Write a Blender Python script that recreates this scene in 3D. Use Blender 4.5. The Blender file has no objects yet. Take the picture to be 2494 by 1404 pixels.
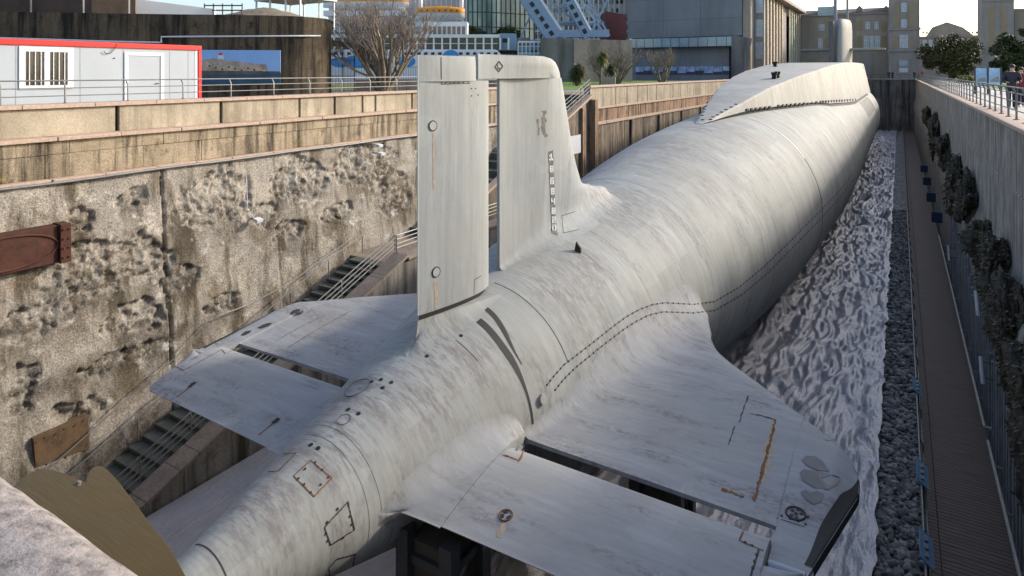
import bpy, bmesh, math, random
from mathutils import Vector, Matrix, noise
R = math.radians
rnd = random.Random(7)

# ------------------------------------------------------------------ camera, sky, sun, exposure
scene = bpy.context.scene
col = scene.collection
W_PX, F_PX, U_VP, V_H = 2494.0, 1570.0, 2192.0, 176.0      # photograph: width, focal length, vanishing point, horizon
CAM_Z = 1.7
YAW = math.atan((U_VP - 1247.0) / F_PX)
cam_d = bpy.data.cameras.new('camera')
cam = bpy.data.objects.new('camera', cam_d)
col.objects.link(cam)
cam.location = (0, 0, CAM_Z)
cam.rotation_euler = (R(90), 0, YAW)
cam_d.sensor_width = 36
cam_d.lens = 36 * F_PX / W_PX
cam_d.shift_y = (V_H - 702.0) / W_PX
cam_d.clip_start = 0.05
cam_d.clip_end = 3000
scene.camera = cam

SUN_EL, SUN_AZ = R(24), R(37)        # azimuth from +Y (along the dock) towards +X
world = bpy.data.worlds.new('World')
scene.world = world
world.use_nodes = True
wn = world.node_tree.nodes
sky = wn.new('ShaderNodeTexSky')
sky.sky_type = 'NISHITA'
sky.sun_disc = False
sky.sun_elevation = SUN_EL
sky.sun_rotation = SUN_AZ
sky.air_density = 0.9
sky.dust_density = 2.6
sky.ozone_density = 1.0
world.node_tree.links.new(sky.outputs[0], wn['Background'].inputs[0])
wn['Background'].inputs[1].default_value = 0.15
sun_d = bpy.data.lights.new('sun', 'SUN')
sun_d.energy = 2.0
sun_d.angle = R(4)
sun_d.color = (1.0, 0.91, 0.78)
sun = bpy.data.objects.new('sun', sun_d)
col.objects.link(sun)
sdir = Vector((math.sin(SUN_AZ) * math.cos(SUN_EL), math.cos(SUN_AZ) * math.cos(SUN_EL), math.sin(SUN_EL)))
sun.rotation_euler = sdir.to_track_quat('Z', 'Y').to_euler()
sun.location = (60, 60, 60)
scene.view_settings.view_transform = 'Standard'
scene.view_settings.look = 'None'
scene.view_settings.gamma = 1
scene.view_settings.exposure = 1.1

CY, SY = math.cos(YAW), math.sin(YAW)


def at(u, v, D):
    """world point at photo pixel u,v and depth D"""
    a = (u - 1247.0) / F_PX * D
    return Vector((a * CY - D * SY, a * SY + D * CY, CAM_Z - (v - V_H) * D / F_PX))


def atX(u, v, X):
    t = (u - 1247.0) / F_PX
    Y = X * (CY + t * SY) / (t * CY - SY)
    D = Y * CY - X * SY
    return Vector((X, Y, CAM_Z - (v - V_H) * D / F_PX))


def atZ(u, v, z):
    return at(u, v, F_PX * (CAM_Z - z) / (v - V_H))


def atY(u, v, Y):
    t = (u - 1247.0) / F_PX
    X = Y * (t * CY - SY) / (CY + t * SY)
    D = Y * CY - X * SY
    return Vector((X, Y, CAM_Z - (v - V_H) * D / F_PX))


# ------------------------------------------------------------------ materials
class NT:
    def __init__(s, name):
        s.m = bpy.data.materials.new(name)
        s.m.use_nodes = True
        s.t = s.m.node_tree
        s.b = s.t.nodes['Principled BSDF']
        s.co = s.t.nodes.new('ShaderNodeTexCoord').outputs['Object']

    def n(s, kind, ins=None, **kw):
        nd = s.t.nodes.new(kind)
        for k, v in kw.items():
            setattr(nd, k, v)
        for k, v in (ins or {}).items():
            s.set(nd.inputs[k], v)
        return nd

    def set(s, sock, v):
        if isinstance(v, bpy.types.NodeSocket):
            s.t.links.new(v, sock)
        else:
            if sock.type == 'RGBA' and len(v) == 3:
                v = (*v, 1)
            sock.default_value = v

    def map(s, scale=(1, 1, 1), loc=(0, 0, 0), rot=(0, 0, 0), vec=None):
        return s.n('ShaderNodeMapping', {'Vector': vec or s.co, 'Scale': scale, 'Location': loc, 'Rotation': rot}).outputs[0]

    def noise(s, scale=1, detail=6, rough=.6, vec=None, dist=0):
        return s.n('ShaderNodeTexNoise', {'Vector': vec or s.co, 'Scale': scale, 'Detail': detail, 'Roughness': rough, 'Distortion': dist}).outputs[0]

    def voro(s, scale=1, vec=None, feature='F1', out='Distance'):
        return s.n('ShaderNodeTexVoronoi', {'Vector': vec or s.co, 'Scale': scale}, feature=feature).outputs[out]

    def ramp(s, fac, *stops):
        nd = s.n('ShaderNodeValToRGB', {'Fac': fac})
        e = nd.color_ramp.elements
        while len(e) < len(stops):
            e.new(.5)
        for i, (p, c) in enumerate(stops):
            e[i].position = p
            e[i].color = (c, c, c, 1) if isinstance(c, (int, float)) else (*c, 1)
        return nd.outputs[0]

    def mix(s, fac, a, b, mode='MIX'):
        nd = s.n('ShaderNodeMix', data_type='RGBA', blend_type=mode)
        s.set(nd.inputs[0], fac)
        s.set(nd.inputs[6], a)
        s.set(nd.inputs[7], b)
        return nd.outputs[2]

    def math(s, op, a, b=0.0, clamp=False):
        nd = s.n('ShaderNodeMath', operation=op, use_clamp=clamp)
        s.set(nd.inputs[0], a)
        s.set(nd.inputs[1], b)
        return nd.outputs[0]

    def xyz(s, vec=None):
        return s.n('ShaderNodeSeparateXYZ', {0: vec or s.co}).outputs

    def bump(s, h, strength=.5, dist=.02):
        nd = s.n('ShaderNodeBump', {'Height': h, 'Strength': strength, 'Distance': dist})
        s.t.links.new(nd.outputs[0], s.b.inputs['Normal'])

    def out(s, color, rough=.7, metal=0, spec=.4):
        s.set(s.b.inputs['Base Color'], color)
        s.set(s.b.inputs['Roughness'], rough)
        s.set(s.b.inputs['Metallic'], metal)
        s.set(s.b.inputs['Specular IOR Level'], spec)
        return s.m


def flat(name, c, rough=.6, metal=0, var=.18, sc=3.0, bump=0, spec=.4):
    k = NT(name)
    n = k.noise(sc, 6, .65)
    d = tuple(x * (1 - var) for x in c)
    e = tuple(min(1, x * (1 + var)) for x in c)
    if bump:
        k.bump(k.noise(sc * 8, 4), bump, .01)
    return k.out(k.ramp(n, (.3, d), (.7, e)), rough, metal, spec)


def concrete(name, light, dark, streak=.6, blot=.5, grain=.35, scale=1.0, bump=.5, moss=None, joint=None, axis=1):
    """weathered concrete: blotches, vertical run-off streaks, fine grain; axis = horizontal axis of the wall"""
    k = NT(name)
    sv = [1.6, 1.6, .12]
    st = k.noise(1.1 * scale, 7, .7, k.map(tuple(sv)))
    b = k.noise(.45 * scale, 8, .65)
    f = k.noise(22, 4, .7)
    c = k.mix(k.ramp(b, (.38, 0), (.62, 1)), light, tuple(.55 * l + .45 * d for l, d in zip(light, dark)))
    c = k.mix(k.math('MULTIPLY', k.ramp(st, (.46, 0), (.62, 1)), streak), c, dark)
    b2 = k.noise(1.3 * scale, 9, .7, k.map((1, 1, 1), (5, 3, 8)))
    c = k.mix(k.math('MULTIPLY', k.ramp(b2, (.56, 0), (.7, 1)), blot), c, dark)
    if moss:
        m = k.noise(1.7, 8, .72, k.map((1, 1, .6), (9, 1, 4)))
        c = k.mix(k.ramp(m, (.6, 0), (.72, .8)), c, moss)
    g = k.ramp(f, (.3, 1 - grain), (.7, 1 + grain))
    c = k.mix(1.0, c, g, 'MULTIPLY')
    if joint:
        # vertical casting joints every `joint` units
        p = k.math('PINGPONG', k.math('ADD', k.xyz()[axis], 100.0), joint / 2)
        c = k.mix(k.ramp(p, (0, .8), (.035, 0)), c, dark)
    k.bump(k.math('ADD', k.noise(9, 8, .7), k.math('MULTIPLY', f, .5)), bump, .05)
    return k.out(c, .9, 0, .2)


def hull_paint(name, base=(.298, .312, .300), worn=(.155, .142, .145), ring=True, amount=.8, vert=False):
    k = NT(name)
    if vert:
        ms = (2.2, 2.2, .12)
    elif ring:
        ms = (.16, 2.6, .16)
    else:
        ms = (.25, 2.0, 1)
    st = k.noise(2.2, 8, .68, k.map(ms))
    st2 = k.noise(5.5, 5, .6, k.map(ms, (3, 1, 7)))
    big = k.noise(.35, 5, .6)
    mott = k.noise(1.1, 9, .7, k.map((.7, 1.6, .7), (3, 7, 5)))
    c = k.mix(k.ramp(st, (.36, 0), (.66, 1)), tuple(x * 1.12 for x in base), tuple(x * .88 for x in base))
    c = k.mix(k.ramp(mott, (.4, 0), (.62, .6)), c, tuple(x * .84 for x in base))
    c = k.mix(k.math('MULTIPLY', k.ramp(st2, (.52, 0), (.75, 1)), .4), c, tuple(x * .66 for x in base))
    if ring:
        o = k.xyz()
        ang = k.math('ARCTAN2', k.math('SUBTRACT', o[2], 5.9), o[0])
        cell = k.n('ShaderNodeCombineXYZ', {0: k.math('FLOOR', k.math('MULTIPLY', o[1], .42)), 1: k.math('FLOOR', k.math('MULTIPLY', k.math('ADD', ang, k.math('MULTIPLY', k.math('FLOOR', k.math('MULTIPLY', o[1], .42)), .37)), 2.4))}).outputs[0]
        tone = k.n('ShaderNodeTexWhiteNoise', {'Vector': cell}).outputs[0]
        c = k.mix(1.0, c, k.ramp(tone, (0, .90), (1, 1.08)), 'MULTIPLY')
    # scuffed patches, drawn out along the strakes
    pm = k.noise(.62, 9, .68, k.map((1.9, 1.9, .22) if vert else ((.55, 2.1, .55) if ring else (.6, 2.2, 1)), (4, 2, 1)), .08)
    pf = k.noise(9, 6, .7, k.map(tuple(3 * x if x < 1 else x * .6 for x in ms)))
    pa = k.math('MULTIPLY', k.ramp(pm, (.50, 0), (.60, 1)), k.ramp(pf, (.40, 0), (.60, 1)))
    c = k.mix(k.math('MULTIPLY', pa, amount), c, worn)
    if ring:
        acc = None
        for (x_, y_, z_, r_) in ((1.4, 3.2, 8.3, 1.1), (1.7, 4.5, 8.4, .9), (1.0, 8.8, 9.4, 1.6), (.2, 17, 10.6, 2.4), (.9, 22, 10.7, 2.2), (-.1, -2.4, 7.4, .9), (.2, -3.6, 7.1, .9), (.5, -.8, 7.7, 1.0), (.2, -5.0, 6.7, .8), (-.6, 14, 10.2, 2.2), (1.2, -.2, 7.3, .8), (.9, -1.6, 7.0, .8)):
            dd_ = k.n('ShaderNodeVectorMath', {0: k.co, 1: (x_, y_, z_)}, operation='DISTANCE').outputs['Value']
            m_ = k.ramp(k.math('DIVIDE', dd_, r_ * 1.6), (.25, .95), (.95, 0))
            acc = m_ if acc is None else k.math('MAXIMUM', acc, m_)
        sc_ = k.noise(3.0, 8, .75, k.map((.8, 3.2, .8), (2, 5, 8)))
        c = k.mix(k.math('MULTIPLY', acc, k.ramp(sc_, (.47, 0), (.57, .8))), c, (.15, .135, .14))
    # paler touched-up areas with firm edges
    pl = k.noise(.5, 3, .5, k.map((1.2, .8, 1.2), (14, 2, 9)), .3)
    c = k.mix(k.ramp(pl, (.62, 0), (.635, .3)), c, tuple(x * 1.2 for x in base))
    c = k.mix(k.ramp(big, (.4, 0), (.65, .3)), c, (.30, .285, .24))
    # faint rust specks
    rs = k.noise(2.4, 10, .8, k.map((1, 1, 1), (8, 8, 2)))
    c = k.mix(k.ramp(rs, (.73, 0), (.78, .6)), c, (.25, .11, .04))
    k.bump(k.math('ADD', k.math('MULTIPLY', st, .35), k.noise(1.1, 4, .55)), .22, .07)
    return k.out(c, k.ramp(st2, (.3, .62), (.7, .8)), 0, .25)


MT = {}
MT['hull'] = hull_paint('hull_paint')
MT['fin'] = hull_paint('fin_paint', (.29, .31, .312), vert=True, amount=.5)
MT['plane'] = hull_paint('plane_paint', (.29, .30, .31), ring=False, amount=.85)
MT['casing'] = hull_paint('casing_paint', (.34, .34, .318), vert=True, amount=.5)
MT['deck'] = hull_paint('deck_paint', (.35, .35, .345), ring=True, amount=1.0)
MT['black'] = flat('black_void', (.012, .012, .012), .8)
MT['seamgrey'] = flat('grey_seam', (.23, .23, .22), .7, 0, .3, 6)
MT['tipdark'] = flat('dark_tip_edge', (.012, .013, .015), .75, 0, .2, 3)  # near-black colour along the outer edge of the stabilizer tips
MT['hinge_blue'] = flat('pale_blue_grey_paint', (.24, .285, .33), .5, 0, .1)
MT['stain'] = flat('rust_stain', (.34, .27, .20), .8, 0, .25, 8)
MT['strip'] = flat('worn_and_shade_strip', (.13, .122, .115), .8, 0, .45, 9)  # worn strips and seams, also the painted shade on the sail
MT['rub'] = flat('scuffed_paint', (.25, .24, .235), .75, 0, .3, 9)
MT['column'] = flat('beige_column', (.48, .40, .30), .8, 0, .12, .4)
MT['seam'] = flat('dark_seam', (.035, .033, .032), .8)
MT['weld'] = flat('pale_weld', (.55, .54, .50), .6)
MT['bolt'] = flat('dark_bolt', (.03, .022, .018), .7)
MT['steel'] = flat('galvanised_steel', (.17, .17, .165), .5, .35, .15, 6)
MT['darksteel'] = flat('dark_painted_steel', (.06, .065, .07), .5, .3)
MT['white'] = flat('white_paint', (.56, .575, .60), .5, 0, .06)
MT['cabin'] = flat('pale_grey_sheet', (.33, .37, .41), .45, 0, .05, .6)
MT['red'] = flat('red_paint', (.55, .018, .016), .4, 0, .12)
MT['glassdark'] = flat('dark_window_glass', (.03, .028, .024), .15, 0, .5, 1.5, 0, .8)
MT['tanboard'] = flat('brown_board', (.20, .125, .07), .8, 0, .3, 1.2)
MT['orange'] = flat('orange_paint', (.80, .32, .02), .45, 0, .12)
MT['shipwhite'] = flat('ship_white', (.75, .74, .71), .5, 0, .08, .3)
MT['shipblue'] = flat('ship_blue', (.05, .25, .55), .4, 0, .2)
MT['craneblue'] = flat('crane_grey_blue', (.22, .31, .42), .5, 0, .15)
MT['maroon'] = flat('maroon_render', (.14, .045, .04), .8, 0, .2, .6)
MT['granite_pink'] = flat('pink_granite', (.40, .30, .235), .8, 0, .25, 9, .3)
MT['blue_sheet'] = flat('blue_sheet', (.014, .022, .06), .5)
MT['cyan_sheet'] = flat('pale_blue_sheet', (.16, .27, .36), .45)
MT['skin'] = flat('skin', (.50, .30, .22), .6, 0, .08)
MT['hair'] = flat('dark_hair', (.03, .02, .015), .6)
MT['jacket_dark'] = flat('dark_jacket', (.03, .03, .04), .8, 0, .3)
MT['jacket_red'] = flat('red_jacket', (.22, .02, .03), .8, 0, .3)
MT['trouser'] = flat('dark_trousers', (.025, .027, .035), .85)
MT['bark'] = flat('grey_brown_bark', (.17, .14, .095), .9, 0, .4, 6, .5)
MT['twig'] = flat('brown_twig', (.25, .205, .165), .9, 0, .3, 3)
MT['greenglass'] = flat('green_glass', (.10, .24, .19), .15, 0, .3, .5, 0, .8)
MT['paleglass'] = flat('pale_glass', (.26, .36, .38), .12, 0, .25, .4, 0, .8)
MT['windowpane'] = flat('window_pane', (.30, .36, .42), .1, 0, .3, .5, 0, .9)


def _rust(name, base):
    k = NT(name)
    n = k.noise(3, 9, .75)
    s = k.noise(2, 5, .6, k.map((2, 2, .3)))
    c = k.ramp(n, (.3, tuple(x * .45 for x in base)), (.5, base), (.75, tuple(min(1, x * 1.5) for x in base)))
    c = k.mix(k.ramp(s, (.5, 0), (.7, .6)), c, (.05, .025, .015))
    k.bump(n, .5, .02)
    return k.out(c, .85, .1)


MT['rust'] = _rust('rusty_red_steel', (.062, .022, .014))
MT['rust_tan'] = _rust('rusty_tan_steel', (.105, .066, .036))
MT['ruststreak'] = _rust('orange_rust', (.17, .08, .035))


def _grass():
    k = NT('grass')
    n = k.noise(2, 8, .7)
    k.bump(k.noise(30, 4), .8, .05)
    return k.out(k.ramp(n, (.35, (.06, .12, .02)), (.65, (.16, .26, .04))), .9)


MT['grass'] = _grass()


def _oldwall():
    """spalled old masonry: sandy face, brown wet staining below the pockets, pale aggregate"""
    k = NT('old_dock_masonry')
    g = k.noise(15, 6, .8)
    base = k.ramp(k.noise(.5, 6, .6), (.35, (.44, .395, .33)), (.65, (.34, .315, .28)))
    blot = k.noise(.55, 9, .66, k.map((1, 1, .8), (2.3, 1.1, 6)), .5)
    st = k.noise(.9, 8, .68, k.map((1.3, 1.3, .28), (0, 0, 3)))
    c = k.mix(k.ramp(blot, (.51, 0), (.63, .8)), base, (.15, .115, .07))
    c = k.mix(k.ramp(st, (.49, 0), (.62, .85)), c, (.095, .078, .055))
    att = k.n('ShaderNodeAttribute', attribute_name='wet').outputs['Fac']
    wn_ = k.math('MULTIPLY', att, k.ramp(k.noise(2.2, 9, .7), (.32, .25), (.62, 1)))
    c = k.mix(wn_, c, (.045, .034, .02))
    pale = k.noise(1.2, 9, .7, k.map((1, 1, 1.2), (7, 5, 1)))
    c = k.mix(k.ramp(pale, (.57, 0), (.66, .75)), c, (.60, .56, .50))
    pk = k.n('ShaderNodeAttribute', attribute_name='pock').outputs['Fac']
    c = k.mix(k.math('MULTIPLY', pk, k.ramp(k.noise(3.2, 8, .7), (.47, 0), (.60, .62))), c, (.50, .46, .40))
    oc = k.noise(.7, 7, .7, k.map((1, 1, 1), (1, 15, 1)))
    c = k.mix(k.ramp(oc, (.62, 0), (.72, .45)), c, (.33, .19, .06))
    c = k.mix(1.0, c, k.ramp(g, (.3, .3), (.5, .95), (.7, 1.55)), 'MULTIPLY')
    k.bump(k.math('ADD', k.noise(9, 9, .8), k.math('MULTIPLY', g, .9)), 1.0, .07)
    return k.out(c, .95, 0, .15)


MT['oldwall'] = _oldwall()
MT['parapet'] = concrete('parapet_concrete', (.42, .365, .28), (.11, .09, .065), .5, .4, .25, .9, .3)
MT['course'] = concrete('stained_course', (.38, .31, .22), (.04, .033, .024), 1.0, .95, .4, 1.0, .5, (.22, .17, .04))
MT['brickcourse'] = concrete('pink_stained_course', (.36, .235, .155), (.05, .04, .03), 1.0, .7, .3, 1.2, .4)
MT['farwall'] = concrete('far_wall_concrete', (.27, .215, .16), (.04, .034, .03), 1.0, .7, .3, 1.0, .4)
MT['endwall'] = concrete('end_wall_concrete', (.20, .185, .165), (.035, .032, .03), .9, .6, .3, .7, .5)
MT['rightwall'] = concrete('right_wall_concrete', (.36, .325, .28), (.075, .065, .055), .9, .45, .3, 2.2, .25, None, 2.1)
MT['stairwall'] = concrete('stair_wall_concrete', (.30, .28, .25), (.035, .035, .022), .95, .6, .25, .8, .4, None, 3.4)
MT['coping_brown'] = concrete('brown_coping', (.29, .24, .195), (.10, .085, .07), .3, .5, .3, 1, .3, None, 1.9)
MT['fort'] = concrete('dark_fort_concrete', (.12, .092, .06), (.014, .0125, .011), .95, 1.0, .5, 1.1, .5)
MT['museum'] = concrete('museum_concrete', (.25, .255, .26), (.15, .153, .16), .35, .3, .06, .25, .1, None, 7.0, 0)
MT['lowconc'] = concrete('brown_grey_concrete', (.27, .24, .215), (.12, .105, .095), .8, .4, .15, .3, .1)
MT['tread'] = concrete('dark_tread', (.10, .108, .095), (.04, .043, .036), .3, .5, .3, 1, .3)
MT['paving'] = concrete('pale_paving', (.55, .52, .47), (.36, .34, .31), .2, .3, .15, .4, .1)
MT['quay'] = concrete('quay_asphalt', (.26, .25, .23), (.12, .115, .11), .2, .3, .2, .4, .2)
MT['floor'] = concrete('dock_floor_concrete', (.10, .098, .095), (.04, .04, .038), .1, .5, .3, .5, .3)
MT['stone'] = concrete('tan_building_stone', (.39, .335, .265), (.21, .185, .15), .4, .5, .12, .3, .1)
MT['stone_grey'] = concrete('grey_building_stone', (.34, .31, .275), (.18, .165, .15), .4, .5, .12, .3, .1)
MT['ochre'] = concrete('ochre_brick', (.36, .275, .17), (.26, .2, .13), .2, .4, .15, .6, .1)


def _granite():
    k = NT('rough_pink_grey_granite')
    v = k.ramp(k.voro(38, None, 'F1', 'Distance'), (.1, .35), (.7, .62))
    n = k.noise(30, 6, .75)
    c = k.ramp(n, (.3, (.05, .046, .044)), (.44, (.19, .17, .16)), (.58, (.29, .262, .248)), (.75, (.25, .165, .125)))
    c = k.mix(.35, c, v, 'OVERLAY')
    r = k.noise(11, 5, .6, k.map((1, 1, 1), (3, 3, 3)))
    c = k.mix(k.ramp(r, (.62, 0), (.74, .6)), c, (.42, .22, .14))
    k.bump(k.math('ADD', k.noise(18, 8, .75), n), .8, .006)
    return k.out(c, .85, 0, .3)


MT['granite'] = _granite()


def _brass():
    k = NT('brushed_brass')
    s = k.noise(40, 3, .6, k.map((.4, 14, 1)))
    n = k.noise(3, 6, .7)
    c = k.mix(k.ramp(n, (.4, 0), (.7, .6)), (.058, .039, .010), (.036, .025, .007))
    return k.out(c, k.ramp(s, (.3, .34), (.7, .65)), .25, .2)


MT['brass'] = _brass()


def _cloth():
    k = NT('silver_lilac_cloth')
    n = k.noise(.9, 7, .65)
    c = k.ramp(n, (.3, (.37, .362, .375)), (.7, (.46, .452, .465)))
    k.bump(k.noise(4.5, 5, .6, k.map((1.4, .6, 1))), .6, .10)
    return k.out(c, .32, .22, .5)


MT['cloth'] = _cloth()


def _stones():
    k = NT('dark_ballast')
    n = k.ramp(k.voro(5.0, None, 'F1', 'Color'), (.25, .10), (.55, .36), (.75, 1.0))
    g = k.noise(14, 5, .7)
    c = k.mix(.7, k.ramp(g, (.3, (.20, .16, .105)), (.7, (.50, .41, .28))), n, 'MULTIPLY')
    c = k.n('ShaderNodeHueSaturation', {'Color': c, 'Saturation': .35}).outputs[0]
    k.bump(g, .6, .03)
    return k.out(c, .75)


MT['stones'] = _stones()


def _planks():
    k = NT('brown_deck_planks')
    o = k.xyz()
    p = k.math('PINGPONG', k.math('ADD', o[1], 200.0), .085)
    n = k.noise(3, 6, .7, k.map((.35, 6, 1)))
    c = k.ramp(n, (.3, (.07, .047, .034)), (.7, (.19, .13, .095)))
    c = k.mix(k.ramp(p, (0, .9), (.018, 0)), c, (.012, .01, .008))
    k.bump(k.ramp(p, (0, 0), (.02, 1)), .8, .03)
    return k.out(c, .65, 0, .3)


MT['planks'] = _planks()


def _rock():
    k = NT('dark_mossy_rock')
    n = k.noise(2.2, 9, .75)
    c = k.ramp(n, (.35, (.03, .027, .022)), (.55, (.085, .075, .06)), (.72, (.12, .11, .07)))
    k.bump(k.noise(6, 9, .75), 1, .12)
    return k.out(c, .95, 0, .2)


MT['rock'] = _rock()


def _leaf(name, a, b):
    k = NT(name)
    n = k.noise(.9, 5, .7)
    return k.out(k.ramp(n, (.3, a), (.7, b)), .6, 0, .3)


MT['growth'] = _leaf('brown_green_growth', (.03, .026, .014), (.12, .10, .05))
MT['leaf'] = _leaf('dark_green_leaf', (.02, .03, .010), (.075, .085, .025))
MT['leaf_mid'] = _leaf('mid_green_leaf', (.03, .036, .012), (.10, .09, .028))
MT['leaf_yel'] = _leaf('yellow_green_leaf', (.05, .07, .015), (.20, .18, .04))


# ------------------------------------------------------------------ mesh helpers
class MB:
    def __init__(s):
        s.v, s.f = [], []

    def add(s, vs, fs):
        o = len(s.v)
        s.v += [Vector(v) for v in vs]
        s.f += [tuple(i + o for i in f) for f in fs]
        return s

    def box(s, a, b):
        (x0, y0, z0), (x1, y1, z1) = a, b
        x0, x1 = min(x0, x1), max(x0, x1)
        y0, y1 = min(y0, y1), max(y0, y1)
        z0, z1 = min(z0, z1), max(z0, z1)
        vs = [(x0, y0, z0), (x1, y0, z0), (x1, y1, z0), (x0, y1, z0), (x0, y0, z1), (x1, y0, z1), (x1, y1, z1), (x0, y1, z1)]
        return s.add(vs, [(0, 3, 2, 1), (4, 5, 6, 7), (0, 1, 5, 4), (1, 2, 6, 5), (2, 3, 7, 6), (3, 0, 4, 7)])

    def beam(s, p, q, w, h, up=(0, 0, 1)):
        p, q = Vector(p), Vector(q)
        d = (q - p).normalized()
        sd = d.cross(Vector(up))
        if sd.length < 1e-4:
            sd = d.cross(Vector((0, 1, 0)))
        sd.normalize()
        u = sd.cross(d)
        vs = [c + sd * (i * w / 2) + u * (j * h / 2) for c in (p, q) for i, j in ((-1, -1), (1, -1), (1, 1), (-1, 1))]
        return s.add(vs, [(3, 2, 1, 0), (4, 5, 6, 7), (0, 1, 5, 4), (1, 2, 6, 5), (2, 3, 7, 6), (3, 0, 4, 7)])

    def tube(s, pts, r, n=6, cap=True):
        pts = [Vector(p) for p in pts]
        rs = r if isinstance(r, (list, tuple)) else [r] * len(pts)
        o = len(s.v)
        prev = None
        for i, p in enumerate(pts):
            d = (pts[min(i + 1, len(pts) - 1)] - pts[max(i - 1, 0)]).normalized()
            if prev is None:
                a = Vector((0, 0, 1)) if abs(d.z) < .9 else Vector((1, 0, 0))
                x = d.cross(a).normalized()
            else:
                x = (prev - d * prev.dot(d)).normalized()
            prev = x
            y = d.cross(x)
            for k in range(n):
                t = 2 * math.pi * k / n
                s.v.append(p + (x * math.cos(t) + y * math.sin(t)) * rs[i])
        for i in range(len(pts) - 1):
            for k in range(n):
                a, b = o + i * n + k, o + i * n + (k + 1) % n
                s.f.append((a, b, b + n, a + n))
        if cap:
            s.f.append(tuple(o + k for k in reversed(range(n))))
            s.f.append(tuple(o + (len(pts) - 1) * n + k for k in range(n)))
        return s

    def prism(s, poly, off):
        """closed prism: polygon of 3D points extruded by vector off"""
        n = len(poly)
        off = Vector(off)
        vs = [Vector(p) for p in poly] + [Vector(p) + off for p in poly]
        fs = [tuple(reversed(range(n))), tuple(range(n, 2 * n))]
        fs += [(i, (i + 1) % n, (i + 1) % n + n, i + n) for i in range(n)]
        return s.add(vs, fs)

    def grid(s, rows, closed=False):
        o = len(s.v)
        n = len(rows[0])
        for r in rows:
            s.v += [Vector(p) for p in r]
        m = n if closed else n - 1
        for i in range(len(rows) - 1):
            for j in range(m):
                a, b = o + i * n + j, o + i * n + (j + 1) % n
                s.f.append((a, b, b + n, a + n))
        return s

    def build(s, name, m, parent=None, smooth=False, recalc=True, angle=None, bevel=0):
        me = bpy.data.meshes.new(name)
        off = Vector(parent['_o']) if parent is not None and '_o' in parent else Vector((0, 0, 0))
        me.from_pydata([v - off for v in s.v], [], s.f)
        if recalc:
            bm = bmesh.new()
            bm.from_mesh(me)
            bmesh.ops.recalc_face_normals(bm, faces=bm.faces)
            bm.to_mesh(me)
            bm.free()
        me.materials.append(MT[m] if isinstance(m, str) else m)
        if smooth:
            for p in me.polygons:
                p.use_smooth = True
            if angle:
                me.set_sharp_from_angle(angle=R(angle))
        o = bpy.data.objects.new(name, me)
        col.objects.link(o)
        if parent is not None:
            o.parent = parent
        if bevel:
            b = o.modifiers.new('bevel', 'BEVEL')
            b.width = bevel
            b.segments = 2
            b.limit_method = 'ANGLE'
        o['_o'] = tuple(off)
        return o


def tag(o, label=None, cat=None, group=None, kind=None):
    if label:
        o['label'] = label
    if cat:
        o['category'] = cat
    if group:
        o['group'] = group
    if kind:
        o['kind'] = kind
    return o


def empty(name, loc, label, cat, group=None):
    o = bpy.data.objects.new(name, None)
    o.empty_display_size = .3
    col.objects.link(o)
    o.location = loc
    o['_o'] = tuple(loc)
    return tag(o, label, cat, group)


def dup(root, loc=None, rz=None, label=None, scale=None):
    c = root.copy()
    col.objects.link(c)
    if loc is not None:
        c.location = loc
    if rz is not None:
        c.rotation_euler.z = rz
    if scale is not None:
        c.scale = scale
    if label:
        c['label'] = label
    for ch in list(root.children):
        d = ch.copy()
        col.objects.link(d)
        d.parent = c
        for g in list(ch.children):
            e = g.copy()
            col.objects.link(e)
            e.parent = d
    return c


def fbm(p, H=1.0, lac=2.1, oct_=6):
    return noise.fractal(p, H, lac, oct_, noise_basis='PERLIN_ORIGINAL')


def sst(a, b, x):
    t = max(0, min(1, (x - a) / (b - a)))
    return t * t * (3 - 2 * t)


# ================================================================== SETTING
FZ = -12.2                                       # dock floor
LX, RX = -24.8, 3.06                             # parapet faces left, right
FARX = -21.5
# quay ground: left and right sheets and the street behind (the dock is the opening between them)
g = MB()
g.add([(-700, -60, 0), (LX - .6, -60, 0), (LX - .6, 48.2, 0), (FARX - .6, 48.2, 0), (FARX - .6, 177, 0), (-700, 177, 0)], [(0, 1, 2, 3, 4, 5)])
tag(g.build('quay_ground', 'quay'), kind='structure')
g = MB()
g.add([(RX + .02, -60, 0), (700, -60, 0), (700, 177, 0), (RX + .02, 177, 0)], [(0, 1, 2, 3)])
tag(g.build('promenade_pavement', 'paving'), kind='structure')
g = MB()
g.add([(-700, 177, 0), (700, 177, 0), (700, 1500, 0), (-700, 1500, 0)], [(0, 1, 2, 3)])
tag(g.build('forecourt_ground', 'quay'), kind='structure')
g = MB()
g.add([(-27, -1, FZ - .05), (4, -1, FZ - .05), (4, 177, FZ - .05), (-27, 177, FZ - .05)], [(0, 1, 2, 3)])
tag(g.build('dock_floor', 'floor'), kind='structure')
g = MB()
g.add([(-60, 40, .02), (-27, 55, .02), (-23.2, 62, .02), (-23.2, 118, .02), (-60, 118, .02)], [(0, 1, 2, 3, 4)])
tag(g.build('lawn', 'grass'), kind='structure')
g = MB()
g.add([(8.5, 70, .02), (40, 70, .02), (40, 176, .02), (8.5, 176, .02)], [(0, 1, 2, 3)])
tag(g.build('verge_grass', 'grass'), kind='structure')

# ------------------------------------------------------------------ the left dock wall
wl = empty('dock_wall', (-24, 25, FZ), 'long old sunlit dock wall left of the submarine with rough spalled masonry and ledges', 'wall')


def wall_profile(z):
    """X of the battered lower wall at height z"""
    if z > -9.3:
        return -24.0 + (-2.0 - z) / 7.3 * .7
    t = min(1, (-9.3 - z) / 2.9)
    return -23.3 + .55 * t * t


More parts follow.
